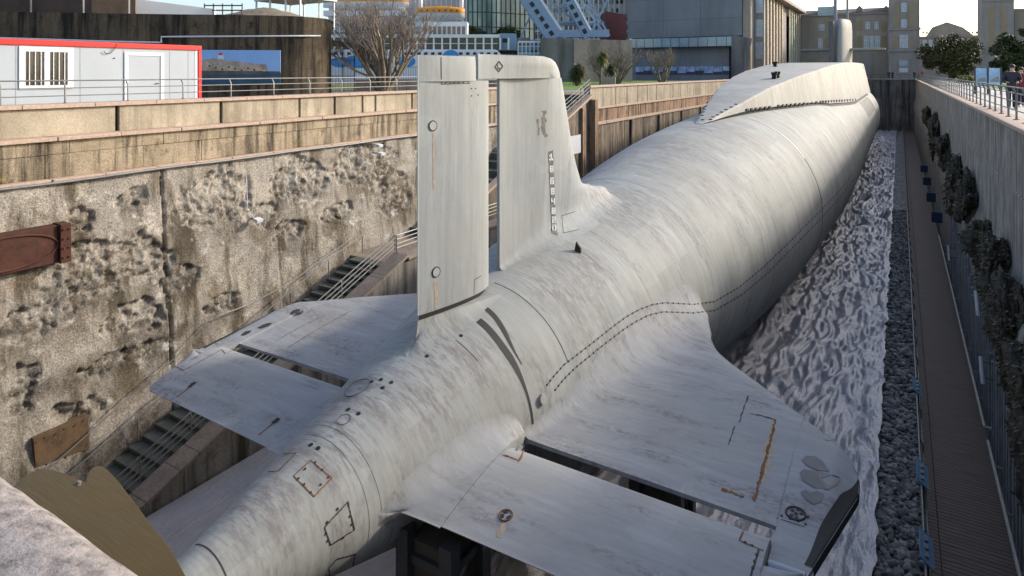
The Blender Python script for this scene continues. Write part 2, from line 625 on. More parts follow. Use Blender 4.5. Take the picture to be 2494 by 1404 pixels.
rows, wets, pocks = [], [], []
NZ, Y0w, Y1w = 150, 3.0, 47.6
POCK = []
for (u, v, ru, rv_) in ((525, 490, 85, 75), (740, 440, 70, 45), (270, 650, 150, 70), (330, 480, 40, 25), (210, 540, 30, 35), (330, 770, 75, 35), (440, 670, 40, 30), (540, 735, 40, 18),
                        (300, 860, 110, 16), (110, 770, 110, 30), (640, 520, 40, 30), (900, 400, 80, 45), (60, 940, 40, 60), (960, 470, 50, 50), (820, 520, 40, 20), (700, 560, 35, 18), (180, 990, 60, 25)):
    c_ = atX(u, v, -23.7)
    e_ = atX(u + ru, v, -23.7)
    f_ = atX(u, v + rv_, -23.7)
    POCK.append((c_.y, c_.z, abs(e_.y - c_.y), abs(f_.z - c_.z)))
y = Y0w
while y < Y1w + .01:
    row = []
    for j in range(NZ + 1):
        z = FZ + 10.2 * j / NZ
        p = Vector((0, y, z))
        wl_ = noise.noise_vector(p * .6) * .55 + noise.noise_vector(p * 1.7) * .30 + noise.noise_vector(p * 4.5) * .22
        m = 0
        wt = 0
        for (py, pz, ry, rz_) in POCK:
            if abs(y - py) > ry * 1.9 + 1 or z > pz + 2 * rz_ + .8:
                continue
            q = ((y + wl_.x * .8 - py) / ry) ** 2 + ((z + wl_.y * .8 - pz) / rz_) ** 2
            m = max(m, sst(1.15, .92, q))
            dz = (pz - rz_ * .45) - (z + .3 * wl_.z)
            if -.4 < dz < 2.4:
                run = noise.noise(Vector((3, y * 2.3, z * .25))) * .8
                wt = max(wt, sst(-.4, .1, dz) * max(0, 1 - dz / (1.5 + run)) * sst(1.05, .6, abs(y + wl_.x * .6 - py) / ry))
        d = .09 * fbm(p * .35, 1, 2.1, 3) + .016 * fbm(p * 3.2, .7, 2.2, 3)
        if m > .001:
            cc = noise.voronoi(p * 2.1 + wl_)
            ch = noise.cell(cc[1][0] * 7.3) * .5 + .5
            cc2 = noise.voronoi(p * 5.5 + wl_ * 2)
            ch2 = noise.cell(cc2[1][0] * 5.1)
            d -= m * (.05 + .12 * ch + .06 * ch2 + .10 * abs(fbm(p * 1.5 + Vector((3, 0, 0)), .8, 2.2, 4)))
        if abs(y - 14.1 - .03 * math.sin(z * 3)) < .05:
            d -= .12
            wt = max(wt, .9)
        if abs(y - 19.2) < .04:
            d -= .05
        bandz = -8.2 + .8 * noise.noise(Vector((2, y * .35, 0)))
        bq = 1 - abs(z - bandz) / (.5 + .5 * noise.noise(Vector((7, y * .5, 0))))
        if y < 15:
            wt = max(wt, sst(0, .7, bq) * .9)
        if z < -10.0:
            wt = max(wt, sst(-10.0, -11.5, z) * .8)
        row.append((wall_profile(z) + d, y, z))
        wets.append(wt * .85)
        pocks.append(m)
    rows.append(row)
    y += .062 if y < 24 else .11
lw = MB().grid(rows).build('masonry_face', 'oldwall', wl, smooth=True)
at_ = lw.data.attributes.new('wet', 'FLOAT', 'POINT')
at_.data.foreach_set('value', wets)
at_ = lw.data.attributes.new('pock', 'FLOAT', 'POINT')
at_.data.foreach_set('value', pocks)

# pink granite ledge on top of the masonry (slabs with gaps) and the conduit along it
b = MB()
y = 2.0
while y < 47:
    L = rnd.uniform(1.5, 2.2)
    dz = rnd.uniform(-.012, .012)
    b.box((-24.9, y + .012, -2.0), (-23.98 + rnd.uniform(-.03, .03), y + L - .012, -1.86 + dz))
    y += L
b.build('granite_ledge', 'granite_pink', wl, bevel=.02)
b = MB()
yy = 2.0
pts = []
while yy < 47:
    pts.append((-23.86 + .012 * math.sin(yy * 2.1), yy, -1.95 + .015 * math.sin(yy)))
    yy += 1.0
b.tube(pts, .055, 6)
b.build('conduit', 'steel', wl, smooth=True)
# stained second course, two rows of blocks
b = MB()
for (z0, z1, dx, sd) in ((-1.86, -1.06, .0, 1), (-1.055, -.61, .03, 2)):
    y = 1.5
    r2 = random.Random(sd)
    while y < 47.6:
        L = r2.uniform(2.2, 3.8)
        b.box((-25.4, y + .008, z0), (-24.3 + dx + r2.uniform(-.012, .012), min(47.6, y + L - .008), z1))
        y += L
b.build('stained_course', 'course', wl, bevel=.012)
b = MB()
y = 1.5
while y < 47.5:
    L = rnd.uniform(1.6, 2.4)
    b.box((-25.3, y + .008, -.61), (-24.12 + rnd.uniform(-.015, .015), min(47.6, y + L - .008), -.48 + rnd.uniform(-.008, .008)))
    y += L
b.build('middle_coping', 'granite_pink', wl, bevel=.02)
# parapet panels
joints = [1.5, 5.2, 9.0, 12.9, 17.15, 21.35, 23.6, 25.6, 26.6, 29.7, 33.5, 37, 40.5, 44, 47.6]
b = MB()
for y0, y1 in zip(joints, joints[1:]):
    b.box((-25.3, y0 + .07, -.48), (-24.8 + rnd.uniform(-.01, .01), y1 - .07, .44))
b.build('parapet_panel', 'parapet', wl, bevel=.015)
b = MB()
b.box((-25.3, 1.5, -.47), (-24.93, 47.6, .43))
b.build('parapet_core', 'black', wl)
b = MB()
y = 1.5
while y < 47.5:
    L = rnd.uniform(1.9, 2.3)
    b.box((-25.55, y + .006, .46), (-24.68, min(47.6, y + L - .006), .60 + rnd.uniform(-.006, .006)))
    y += L
b.build('parapet_coping', 'granite_pink', wl, bevel=.015)


def railing(name, loc, label, pts_posts, rails_h, parent_mat='steel', group=None, lean=(0, 0, 0), post_r=.03, rail_r=.022, h=.9):
    """posts are parts, each rail a part"""
    root = empty(name, loc, label, 'railing', group)
    P = [Vector(p) for p in pts_posts]
    ln = Vector(lean)
    for p in P:
        m = MB()
        m.tube([p, p + Vector((0, 0, h * .75)), p + Vector((0, 0, h)) + ln], post_r, 6)
        m.tube([p, p + Vector((0, 0, .03))], post_r * 2.4, 8)
        m.build('post', parent_mat, root, smooth=True, angle=40)
    for k, rh in enumerate(rails_h):
        m = MB()
        off = ln if rh > h * .9 else Vector((0, 0, 0))
        m.tube([p + Vector((0, 0, rh)) + off for p in P], rail_r if rh < h * .9 else rail_r * 1.35, 6)
        m.build('rail', parent_mat, root, smooth=True, angle=40)
    return root


posts = [(-25.12, y, .6) for y in (2.5, 4.8, 7.1, 9.4, 11.3, 13.45, 15.65, 17.85, 20.1, 22.25, 24.4, 26.5, 28.7, 30.9, 33.1, 35.3, 37.5, 39.7, 41.9, 44.1, 46.3)]
railing('quay_railing', (-25.1, 25, .6), 'three bar steel railing along the left parapet in front of the red trimmed cabin', posts, (.27, .54, .8), h=.8, lean=(-.13, 0, 0))

# rusty steel plates set in the wall
P1 = [atX(u, v, -23.55) for u, v in ((-60, 590), (165, 543), (166, 632), (-60, 690))]
t = empty('rusty_hatch', P1[1], 'dark red rusty bollard recess plate with an oval rim set in the left wall', 'hatch')
b = MB()
z0, z1, y0, y1 = P1[2].z, P1[1].z, P1[0].y - 1.0, P1[1].y
b.box((-24.0, y0, z0), (-23.42, y1 - .34, z1))
b.build('plate', 'rust', t, bevel=.02)
b = MB()
b.box((-24.0, y1 - .32, z0 - .03), (-23.30, y1, z1 + .03))
for k in range(4):
    zz = z0 + (z1 - z0) * (k + .5) / 4
    for yy in (y1 - .24, y1 - .08):
        b.tube([(-23.30, yy, zz), (-23.26, yy, zz)], .035, 6)
b.build('flange', 'rust', t, bevel=.015)
b = MB()
cy, cz = (y0 + y1 - .3) / 2 + .15, (z0 + z1) / 2
b.tube([(-23.42, cy + (y1 - y0) * .40 * math.cos(a), cz + (z1 - z0) * .42 * math.sin(a)) for a in [k * math.pi / 20 for k in range(41)]], .045, 6)
b.build('oval_rim', 'rust', t, smooth=True)
P2 = [atX(u, v, -23.2) for u, v in ((78, 1068), (212, 1010), (214, 1092), (84, 1138))]
t = empty('rusty_plate', P2[0], 'flat tan brown rusty plate low on the left wall beside the stairs', 'plate')
b = MB()
b.prism([p + Vector((-.6, 0, 0)) for p in P2], (.68, 0, 0))
b.build('sheet', 'rust_tan', t, bevel=.01)
b = MB()
for k in range(3):
    for a, c in ((0, 1), (2, 3)):
        q = P2[a].lerp(P2[c], .15 + .35 * k) + Vector((.2, 0, -.05 if a == 0 else .05))
        MB().tube([q, q + Vector((.05, 0, 0))], .03, 6).build('bolt', 'bolt', t)

# wall floodlights with their cables
lamp0 = None
for (u, v, lab) in ((920, 354, 'small white floodlight on the left ledge near its conduit, the upper of two'), (925, 374, 'small white floodlight just under the ledge conduit on the left wall'),
                    (625, 535, 'small white floodlight midway down the left wall at the end of a hanging cable')):
    p = atX(u, v, -23.45)
    if lamp0 is None:
        t = lamp0 = empty('floodlight', p, lab, 'floodlight', 'floodlights on the left wall')
        b = MB()
        b.prism([p + Vector(q) for q in ((-.05, -.16, -.06), (.22, -.16, -.12), (.26, -.16, .03), (-.05, -.16, .08))], (0, .32, 0))
        b.build('housing', 'white', t, bevel=.02)
        b = MB()
        b.beam(p + Vector((-.5, 0, 0)), p + Vector((0, 0, 0)), .05, .05)
        b.build('bracket', 'steel', t)
    else:
        dup(lamp0, p, None, lab)
b = MB()
q = atX(600, 430, -23.75)
b.tube([q, atX(601, 470, -23.6), atX(603, 510, -23.5), atX(622, 535, -23.45)], .018, 5)
tag(b.build('cable', 'white'), 'thin pale cable hanging down the left wall to the lowest floodlight', 'cable')
b = MB()
pts = [atX(u, v, x) for u, v, x in ((60, 1185, -23.1), (165, 1095, -23.1), (300, 975, -23.15), (420, 872, -23.15), (528, 768, -23.2), (600, 742, -23.2), (700, 690, -23.2), (790, 625, -23.25), (860, 575, -23.25))]
b.tube([p + Vector((.12, 0, 0)) for p in pts], .02, 5)
tag(b.build('cable', 'steel'), 'long thin pale cable climbing the left wall above the stairs', 'cable')

# ------------------------------------------------------------------ stairs on the left
SX0, SX1 = -23.0, -19.85
sl = (-7.4 - FZ) / (23.2 - 10.4)


def stz(y):
    if y < 23.2:
        return max(FZ, FZ + (y - 10.4) * sl)
    if y < 28:
        return -7.4
    return min(-.1, -7.4 + (y - 28) * .384)


t = empty('staircase', (-21.4, 17, FZ), 'dark stepped concrete staircase rising along the left dock wall to a landing', 'staircase')
b = MB()
n = 27
for k in range(n):
    y0 = 10.4 + 12.8 * k / n
    y1 = 10.4 + 12.8 * (k + 1) / n
    z1 = FZ + (k + 1) * (-7.4 - FZ) / n
    b.box((SX0 + .05, y0, z1 - .10), (SX1 - .32, y1 + .10, z1))
b.build('treads', 'tread', t)
b = MB()
b.prism([(SX0 + .02, 10.4, FZ), (SX0 + .02, 23.2, FZ), (SX0 + .02, 23.2, -7.75), (SX0 + .02, 10.4, FZ - .2)], (2.9, 0, 0))
b.build('stringer', 'tread', t)
b = MB()
b.box((-24.2, 23.32, -7.6), (SX1 - .32, 28.0, -7.4))
b.build('landing', 'coping_brown', t)
b = MB()
m2 = 18
for k in range(m2):
    y0 = 28 + 19 * k / m2
    b.box((-23.6, y0, -7.4 + 7.3 * k / m2), (-21.55, y0 + 19 / m2 + .1, -7.4 + 7.3 * (k + 1) / m2))
b.build('upper_treads', 'tread', t)

t = empty('retaining_wall', (SX1, 17, FZ), 'stained concrete retaining wall with brown coping beside the left staircase', 'wall')
b = MB()
b.prism([(SX1 - .3, 8.9, FZ - .1), (SX1 - .3, 60, FZ - .1), (SX1 - .3, 60, -7.0), (SX1 - .3, 23.0, -7.0), (SX1 - .3, 8.9, FZ + .1)], (.62, 0, 0))
b.build('wall_body', 'stairwall', t)
b = MB()
ys = [9.2 + k * (23.0 - 9.2) / 8 for k in range(9)]
zc = lambda y: -6.85 + (y - 23.0) * .375
for y0, y1 in zip(ys, ys[1:]):
    b.prism([(SX1 - .42, y0 + .01, zc(y0)), (SX1 - .42, y1 - .01, zc(y1)), (SX1 - .42, y1 - .01, zc(y1) + .14), (SX1 - .42, y0 + .01, zc(y0) + .14)], (.86, 0, 0))
for k in range(16):
    b.box((SX1 - .42, 23.02 + k * 2.3, -6.99), (SX1 + .44, 23.0 + k * 2.3 + 2.28, -6.85))
b.build('coping', 'coping_brown', t, bevel=.02)
b = MB()
b.prism([(SX1 - .3, y, zc(y) - .9) for y in (9.0, 23.0)] + [(SX1 - .3, y, zc(y) + .02) for y in (23.0, 9.0)], (.623, 0, 0))
b.build('raking_wall', 'stairwall', t)


def rake_rail(name, label, x, y0, y1, n, base, h, rails, mt='steel'):
    root = empty(name, (x, (y0 + y1) / 2, base((y0 + y1) / 2)), label, 'railing')
    P = [Vector((x, y0 + (y1 - y0) * k / (n - 1), base(y0 + (y1 - y0) * k / (n - 1)))) for k in range(n)]
    for p in P:
        MB().tube([p, p + Vector((0, 0, h * .9)), p + Vector((-.06, -.06, h))], .03, 6).build('post', mt, root, smooth=True, angle=40)
    for rh in rails:
        MB().tube([p + Vector((0, 0, rh)) for p in P],   .026, 6).build('rail', mt, root, smooth=True, angle=40)
    return root


zr = lambda y: -7.4 + min(0, y - 23.2) * sl + .05
rake_rail('stair_railing', 'four bar steel railing on the open side of the left staircase below the port planes', SX1 - .55, 9.6, 23.2, 9, lambda y: zc(y) + .1, .78, (.16, .36, .57, .78))
rake_rail('handrail', 'single pale steel handrail on the wall side of the left staircase', SX0 + .12, 10.4, 23.6, 7, lambda y: zr(y) + .1, .85, (.85,))
railing('landing_railing', (SX1 - .55, 25, -7.4), 'short steel railing around the stair landing behind the big rudder', [(SX1 - .55, 23.3, -6.85), (SX1 - .55, 25, -6.85), (SX1 - .55, 27, -6.85), (SX1 - .55, 29, -6.85), (SX1 - .55, 31, -6.85), (SX1 - .55, 33, -6.85)], (.22, .42, .62, .82), h=.82)
# upper flight outer wall with coping and railing, ending at the far wall
t = empty('upper_stair_wall', (-21.5, 40, -7.4), 'concrete side wall of the upper stair flight seen right behind the tail fin', 'wall')
b = MB()
b.prism([(-21.5, 30, -7.4), (-21.5, 47.7, -7.4), (-21.5, 47.7, -.3), (-21.5, 30, -6.4)], (.3, 0, 0))
b.build('wall_body', 'farwall', t)
b = MB()
b.prism([(-21.6, 30, -6.39), (-21.6, 47.6, -.29), (-21.6, 47.6, -.12), (-21.6, 30, -6.22)], (.5, 0, 0))
b.build('coping', 'granite_pink', t)
rake_rail('upper_stair_railing', 'dark steel railing descending beside the upper stair flight right of the tail fin', -21.35, 34, 47.6, 9, lambda y: -6.2 + (y - 30) * .3466, 1.2, (.3, .6, .9, 1.2), 'darksteel')
b = MB()
q0, q1 = atX(1388, 333, -20.9), atX(1414, 372, -20.9)
b.box((-20.93, q0.y, q1.z), (-20.88, q1.y, q0.z))
tag(b.build('notice_board', 'white'), 'blank pale grey board fixed to the far pier right of the tail fin', 'board')

# ------------------------------------------------------------------ the far left wall
t = empty('far_dock_wall', (FARX, 110, FZ), 'far left dock wall of tan panels and pink stained blocks running towards the museum', 'wall')
b = MB()
b.box((FARX - .5, 47.8, FZ), (FARX + .35, 176, -2.6))
for k in range(16):
    y = 48 + k * 8
    b.box((FARX + .35, y, FZ), (FARX + .55, y + .5, -2.62))
b.build('lower_face', 'farwall', t)
b = MB()
b.box((FARX - .5, 47.8, -2.38), (FARX + .2, 176, -1.32))
b.build('pink_course', 'brickcourse', t)
b = MB()
for k in range(52):
    y = 47.8 + k * 2.465
    b.box((FARX - .5, y + .01, -2.6), (FARX + .48 + rnd.uniform(-.02, .02), y + 2.45, -2.38))
    b.box((FARX - .5, y + .01, -1.32), (FARX + .32 + rnd.uniform(-.02, .02), y + 2.45, -1.17))
    b.box((FARX - .6, y + .01, .44), (FARX + .14, y + 2.45, .6))
b.build('granite_coping', 'granite_pink', t)
b = MB()
for k in range(46):
    y = 47.8 + k * 2.79
    b.box((FARX - .5, y + .06, -1.17), (FARX + .02, y + 2.73, .44))
b.build('parapet_panel', 'parapet', t)
b = MB()
b.box((FARX - .5, 47.9, -1.16), (FARX - .06, 176, .43))
b.build('parapet_core', 'seam', t)
t = empty('wall_pier', (-21, 47.5, FZ), 'pinkish concrete pier at the near end of the far left wall behind the tail fin', 'pier')
b = MB()
b.box((-21.49, 45.4, FZ), (-20.95, 46.0, -1.1))
b.box((-21.49, 47.2, FZ), (-20.7, 47.78, -.5))
b.build('pier_body', 'brickcourse', t)

# ------------------------------------------------------------------ end wall of the dock
t = empty('dock_end_wall', (-9, 176.5, FZ), 'dark stained end wall closing the dock beyond the bow of the submarine', 'wall')
b = MB()
b.box((-27, 176.2, FZ), (3.4, 177.0, -.2))
b.build('wall_body', 'endwall', t)
b = MB()
b.box((-27, 175.9, -.2), (3.4, 177.05, .05))
b.build('coping', 'coping_brown', t)
b = MB()
for x in (-6.2, -3.6, 1.2):
    b.box((x, 175.7, FZ), (x + .5, 176.2, -.2))
b.build('buttress', 'endwall', t)
railing('end_railing', (-9, 176.4, .05), 'thin dark railing along the top of the dock end wall', [(x, 176.4, .05) for x in (-20, -16, -12, -8, -6, -4, -2, 0, 2)], (.4, .8, 1.1), 'darksteel', h=1.1)

# ------------------------------------------------------------------ the right dock wall
t = empty('right_dock_wall', (RX, 80, FZ), 'shaded grey concrete dock wall on the right with granite coping', 'wall')
rows = []
zs = [FZ, -10.8, -9.5, -8.2, -7.4, -6.8, -6.2, -5.6, -5.0, -4.4, -3.8, -3.3, -2.9, -2.5, -2.05, -2.0, -1.95, -1.0, -.06]
k = 0
y = 3.0
while y < 176.3:
    row = []
    for z in zs:
        x = RX
        if z < -3.0:
            d = sst(-4.2, -5.6, z) * .35
            x = RX - d + .10 * fbm(Vector((2, y * .35, z * .5)), 1, 2, 4) * sst(-4.2, -5.5, z)
        if z < -7.2:
            x = RX - .22
        if z == -2.0:
            x = RX + .04
        row.append((x, y, z))
    rows.append(row)
    y += .5
MB().grid(rows).build('concrete_face', 'rightwall', t, smooth=True, angle=30)
b = MB()
y = 3.0
while y < 176:
    b.box((RX - .10, y + .008, -.06), (RX + .75, y + 1.79, .06))
    y += 1.8
b.build('coping', 'granite_pink', t, bevel=.015)
b = MB()
for k in range(60):
    yy = 12 + k * .62 + rnd.uniform(-.12, .12)
    r_ = rnd.uniform(.05, .14)
    b.box((2.70, yy, FZ + .1), (2.83 + r_ * .2, yy + rnd.uniform(.14, .42), -6.9 - rnd.uniform(0, 1.4)))
b.build('ribbed_sheet', flat('grey_ribbed_sheet', (.16, .165, .17), .6, 0, .35, 2), t)
yv = [24 + 1.92 * k for k in range(-6, 79)]
railing('promenade_railing', (3.45, 80, .06), 'dark steel railing along the right quay coping under the promenade walkers', [(3.42, y, .06) for y in yv], (.32, .62, .9, 1.12), 'steel', h=1.12, lean=(-.1, 0, 0), post_r=.036)

rocks = [(15.2, -7.2, 1.9, 1.3), (19.4, -6.2, 2.0, 1.7), (23.4, -5.7, 1.7, 1.4), (26.9, -4.9, 1.5, 1.1), (31.5, -5.2, 1.5, .9), (37.5, -4.4, 1.8, 1.1), (45.0, -5.0, 2.4, 1.4), (57, -4.0, 2.6, 1.2), (72, -4.4, 4.0, 1.9), (90, -3.6, 3.0, 1.2)]
words = ['nearest the camera', 'second from the near end', 'third from the near end', 'fourth from the near end', 'fifth from the near end', 'sixth from the near end', 'fourth from the far end', 'third from the far end', 'second from the far end', 'farthest towards the bow']
for i, (y, z, ry, rz_) in enumerate(rocks):
    b = MB()
    bm = bmesh.new()
    bmesh.ops.create_icosphere(bm, subdivisions=6, radius=1)
    for v in bm.verts:
        p = v.co.copy()
        q = p * 1.1 + Vector((i * 3.1, 0, 0))
        s = 1 + .55 * fbm(q, 1, 2.1, 6) + .25 * abs(fbm(q * 2.6, .8, 2.2, 5)) - .1
        v.co = Vector((p.x * .46 * s, p.y * ry * s, p.z * rz_ * s))
    b.add([v.co + Vector((2.78, y, z)) for v in bm.verts], [[v.index for v in f.verts] for f in bm.faces])
    bm.free()
    rk = b.build('rock_outcrop', 'rock', smooth=True)
    lf = MB()
    r_ = random.Random(900 + i)
    for k in range(2600 if y < 40 else 900):
        f_ = b.f[r_.randrange(len(b.f))]
        p = (b.v[f_[0]] + b.v[f_[1]] + b.v[f_[2]]) / 3
        n_ = (b.v[f_[1]] - b.v[f_[0]]).cross(b.v[f_[2]] - b.v[f_[0]])
        if n_.length < 1e-9 or noise.noise(p * 1.3) < -.3:
            continue
        n_.normalize()
        a = (n_ * r_.uniform(.2, 1) + Vector((r_.uniform(-.6, .6), r_.uniform(-.6, .6), r_.uniform(-1.0, .3)))).normalized()
        L_ = r_.uniform(.05, .16) * (1 if y < 40 else 1.8)
        sd = a.cross(n_)
        if sd.length < .05:
            continue
        sd = sd.normalized() * L_ * .3
        o = len(lf.v)
        lf.v += [p, p + a * L_ * .5 + sd, p + a * L_, p + a * L_ * .5 - sd]
        lf.f.append((o, o + 1, o + 2, o + 3))
    lf.build('foliage', 'growth', rk, recalc=False)
    tag(rk, 'dark rock with shaggy growth on the right dock wall, ' + words[i], 'rock', 'rock outcrops on the right wall')

# near parapet of dock end (under the camera)
rows = []
for i in range(120):
    x = -3.2 + i * .0275
    row = []
    for (y, z) in [(.50, .55)] + [(.50, .55 + .025 * k) for k in range(1, 18)] + [(.485, 1.02), (.468, 1.036), (.44, 1.045)] + [(.44 - .02 * k, 1.05) for k in range(1, 22)]:
        p = Vector((x, y, z))
        n_ = fbm(p * 22, .8, 2.2, 5)
        n2 = fbm(p * 60 + Vector((4, 4, 4)), .8, 2.2, 3)
        row.append((x, y + .001 * n_, z + .0012 * n_ + .0012 * n2))
    rows.append(row)
b = MB().grid(rows)
b.box((-3.2, -.4, .5), (.05, .02, 1.04))
tag(b.build('granite_parapet', 'granite', smooth=True, angle=70), 'rough pinkish grey granite parapet block in the near bottom left corner', 'parapet')
MB_end = MB().box((-24.9, -.3, FZ), (2.75, .42, .5))
tag(MB_end.build('near_dock_wall', 'rightwall'), 'near end wall of the dock under the granite parapet', 'wall')

# brass orientation plate beyond the parapet
A, Bv, Cv = Vector((-1.7, .50, 1.00)), Vector((1, 0, 0)), Vector((0, .75, -.30))


def on_plate(u, v):
    # intersect view ray with the plate's plane
    n_ = Bv.cross(Cv)
    o = Vector((0, 0, CAM_Z))
    d = at(u, v, 1.0) - o
    return o + d * ((A - o).dot(n_) / d.dot(n_))


poly = [on_plate(*p) for p in ((20, 1250), (30, 1185), (50, 1166), (75, 1150), (100, 1140), (135, 1146), (170, 1157), (208, 1173), (212, 1155), (222, 1140), (238, 1133), (252, 1136), (264, 1145), (290, 1172), (330, 1224), (370, 1278), (400, 1312), (425, 1348), (455, 1404), (480, 1450), (300, 1500))]
nrm = Bv.cross(Cv).normalized()
t = empty('orientation_plate', poly[3], 'curved brass orientation plate leaning behind the granite parapet bottom left', 'plaque')
MB().prism(poly, -nrm * .012).build('brass_sheet', 'brass', t, bevel=.003)
b = MB()
q = on_plate(190, 1182)
b.tube([q, q + nrm * .006], .004, 8)
b.build('screw', 'steel', t)

# ------------------------------------------------------------------ cloth sea, ballast, walkway
rows = []
x0c, x1c = -19.45, -.62
y = 4.5
cx_ = [-19.45 + .3 * k for k in range(32)]
while cx_[-1] < x1c - .09:
    cx_.append(cx_[-1] + .085)
cx_.append(x1c)
while y < 174:
    st = .085 if y < 34 else (.14 if y < 60 else .32)
    row = []
    edge_d = .10 * noise.noise(Vector((0, y * .5, 3))) + .05 * noise.noise(Vector((0, y * 2, 3)))
    for x in cx_:
        p = Vector((x, y, 0))
        amp = sst(-14, -9.5, x) * .9 + .05
        wv = noise.noise_vector(p * .4) * .5
        q = Vector((x * 2.0 + wv.x, y * (.48 + .0 * y) + wv.y, 0))
        h = abs(noise.noise(q * .55))
        h2 = abs(noise.noise(q * 1.25 + Vector((5, 2, 0))))
        h3 = noise.noise(q * 2.3 + Vector((1, 9, 0)))
        lift = .55 * sst(-4.2, -8.2, x) * sst(-13, -9, x)   # drawn up under the hull
        fold = .14 * math.sin(x * 5 + wv.y * 4) * sst(-3.2, -6.0, x) * sst(-14, -9, x)
        far = 1 + .9 * sst(40, 90, y)
        e = (1 - .75 * sst(x1c - .5, x1c, x)) * (.62 + .38 * sst(20, 38, y))
        row.append((x + (edge_d if x > -3 else 0) * sst(-3, x1c, x) + .10 * h3 * amp, y + .06 * h2, FZ + .50 - (h * .48 + h2 * .30) * amp * e * far + h3 * .10 * amp * e + lift + fold))
    rows.append(row)
    y += st
tag(MB().grid(rows).build('water_cloth', 'cloth', smooth=True), 'crumpled silver lilac cloth laid over the dock floor around the submarine like water', 'cloth')

# ballast: base bed and individual stones
b = MB()
bm = bmesh.new()
bmesh.ops.create_icosphere(bm, subdivisions=2, radius=1)
base_v = [v.co.copy() for v in bm.verts]
base_f = [tuple(v.index for v in f.verts) for f in bm.faces]
bm.free()
shapes = []
for k in range(14):
    sc = Vector((rnd.uniform(.8, 1.4), rnd.uniform(.7, 1.2), rnd.uniform(.45, .8)))
    vs = []
    for v in base_v:
        s = 1 + .42 * noise.noise(v * 1.3 + Vector((k * 4.0, 0, 0)))
        vs.append(Vector((v.x * sc.x * s, v.y * sc.y * s, v.z * sc.z * s)))
    shapes.append(vs)
rows = []
for i in range(330):
    yy = 12 + i * .5
    rows.append([(-1.2 + j * .22, yy, FZ + .05 + .06 * noise.noise(Vector((j * .5, yy, 0)))) for j in range(10)])
b.grid(rows)
yy = 14.0
while yy < 75:
    stp = .13 if yy < 32 else .22
    xx = -1.1
    while xx < .72:
        r = rnd.choice((.05, .06, .07, .08, .09, .1, .11, .13, .16)) * rnd.uniform(.8, 1.15) * (1 if yy < 32 else 1.3)
        rot = Matrix.Rotation(rnd.uniform(0, 6.28), 3, 'Z') @ Matrix.Rotation(rnd.uniform(-.5, .5), 3, 'X')
        c = Vector((xx + rnd.uniform(-.07, .07), yy + rnd.uniform(-.07, .07), FZ + .08 + rnd.uniform(0, .10)))
        b.add([rot @ v * r + c for v in rnd.choice(shapes)], base_f)
        xx += stp * rnd.uniform(.9, 1.4)
    yy += stp
tag(b.build('ballast_stones', 'stones', smooth=True, recalc=False), 'strip of dark loose ballast stones between the cloth and the walkway', 'gravel', kind='stuff')

WZ = -11.5
t = empty('walkway', (1.6, 60, FZ), 'long brown plank walkway along the foot of the right dock wall', 'walkway')
MB().box((.62, 12, WZ - .08), (2.72, 172, WZ)).build('deck', 'planks', t)
MB().box((.60, 12, WZ - .5), (.70, 172, WZ - .085)).build('edge_beam', 'darksteel', t)
MB().tube([(.95, 12 + k * 4, WZ + .012) for k in range(41)], .012, 4).build('deck_cable', 'seam', t)
railing('walkway_railing', (.66, 60, WZ), 'low two bar steel railing on the ballast side of the plank walkway', [(.66, 13 + 2.5 * k, WZ) for k in range(62)], (.5, .98), 'steel', h=.98, lean=(-.12, 0, 0), post_r=.03)
b = MB()
b.tube([(2.50, 12.0, WZ + .95), (2.5, 26.5, WZ + .95)], .045, 6)
b.tube([(2.50, 27.5, WZ + .95), (2.5, 58, WZ + .95)], .045, 6)
b.tube([(2.5, 27.5, WZ + .95), (2.72, 27.5, WZ + .95)], .03, 6)
for k in range(19):
    b.tube([(2.5, 12.5 + 2.5 * k, WZ + .93), (2.74, 12.5 + 2.5 * k, WZ + .88)], .02, 5)
tag(b.build('wall_handrail', flat('pale_handrail', (.42, .39, .33), .5, .2)), 'pale wooden handrail fixed to the right wall above the plank walkway', 'handrail')
# information lecterns clipped on the walkway railing
l0 = None
for y, lab in ((19.6, 'pale blue information panel nearest on the walkway railing'), (23.2, 'second pale blue information panel along the walkway railing'), (29.5, 'third pale blue information panel along the walkway railing')):
    if l0 is None:
        l0 = t = empty('information_lectern', (.6, y, WZ + .95), lab, 'information panel', 'panels on the walkway railing')
        MB().prism([(.42, y - .62, WZ + 1.12), (.42, y + .62, WZ + 1.12), (.72, y + .62, WZ + .88), (.72, y - .62, WZ + .88)], (0.02, 0, .03)).build('panel', 'cyan_sheet', t)
        b = MB()
        for dy in (-.5, .5):
            b.beam((.6, y + dy, WZ + .2), (.6, y + dy, WZ + .97), .05, .05)
        b.build('support', 'darksteel', t)
        b = MB()
        for k in range(3):
            b.box((.5, y - .45 + .33 * k, WZ + 1.06), (.62, y - .25 + .33 * k, WZ + 1.085))
        b.build('picture', 'blue_sheet', t)
    else:
        dup(l0, (.6, y, WZ + .95), None, lab)
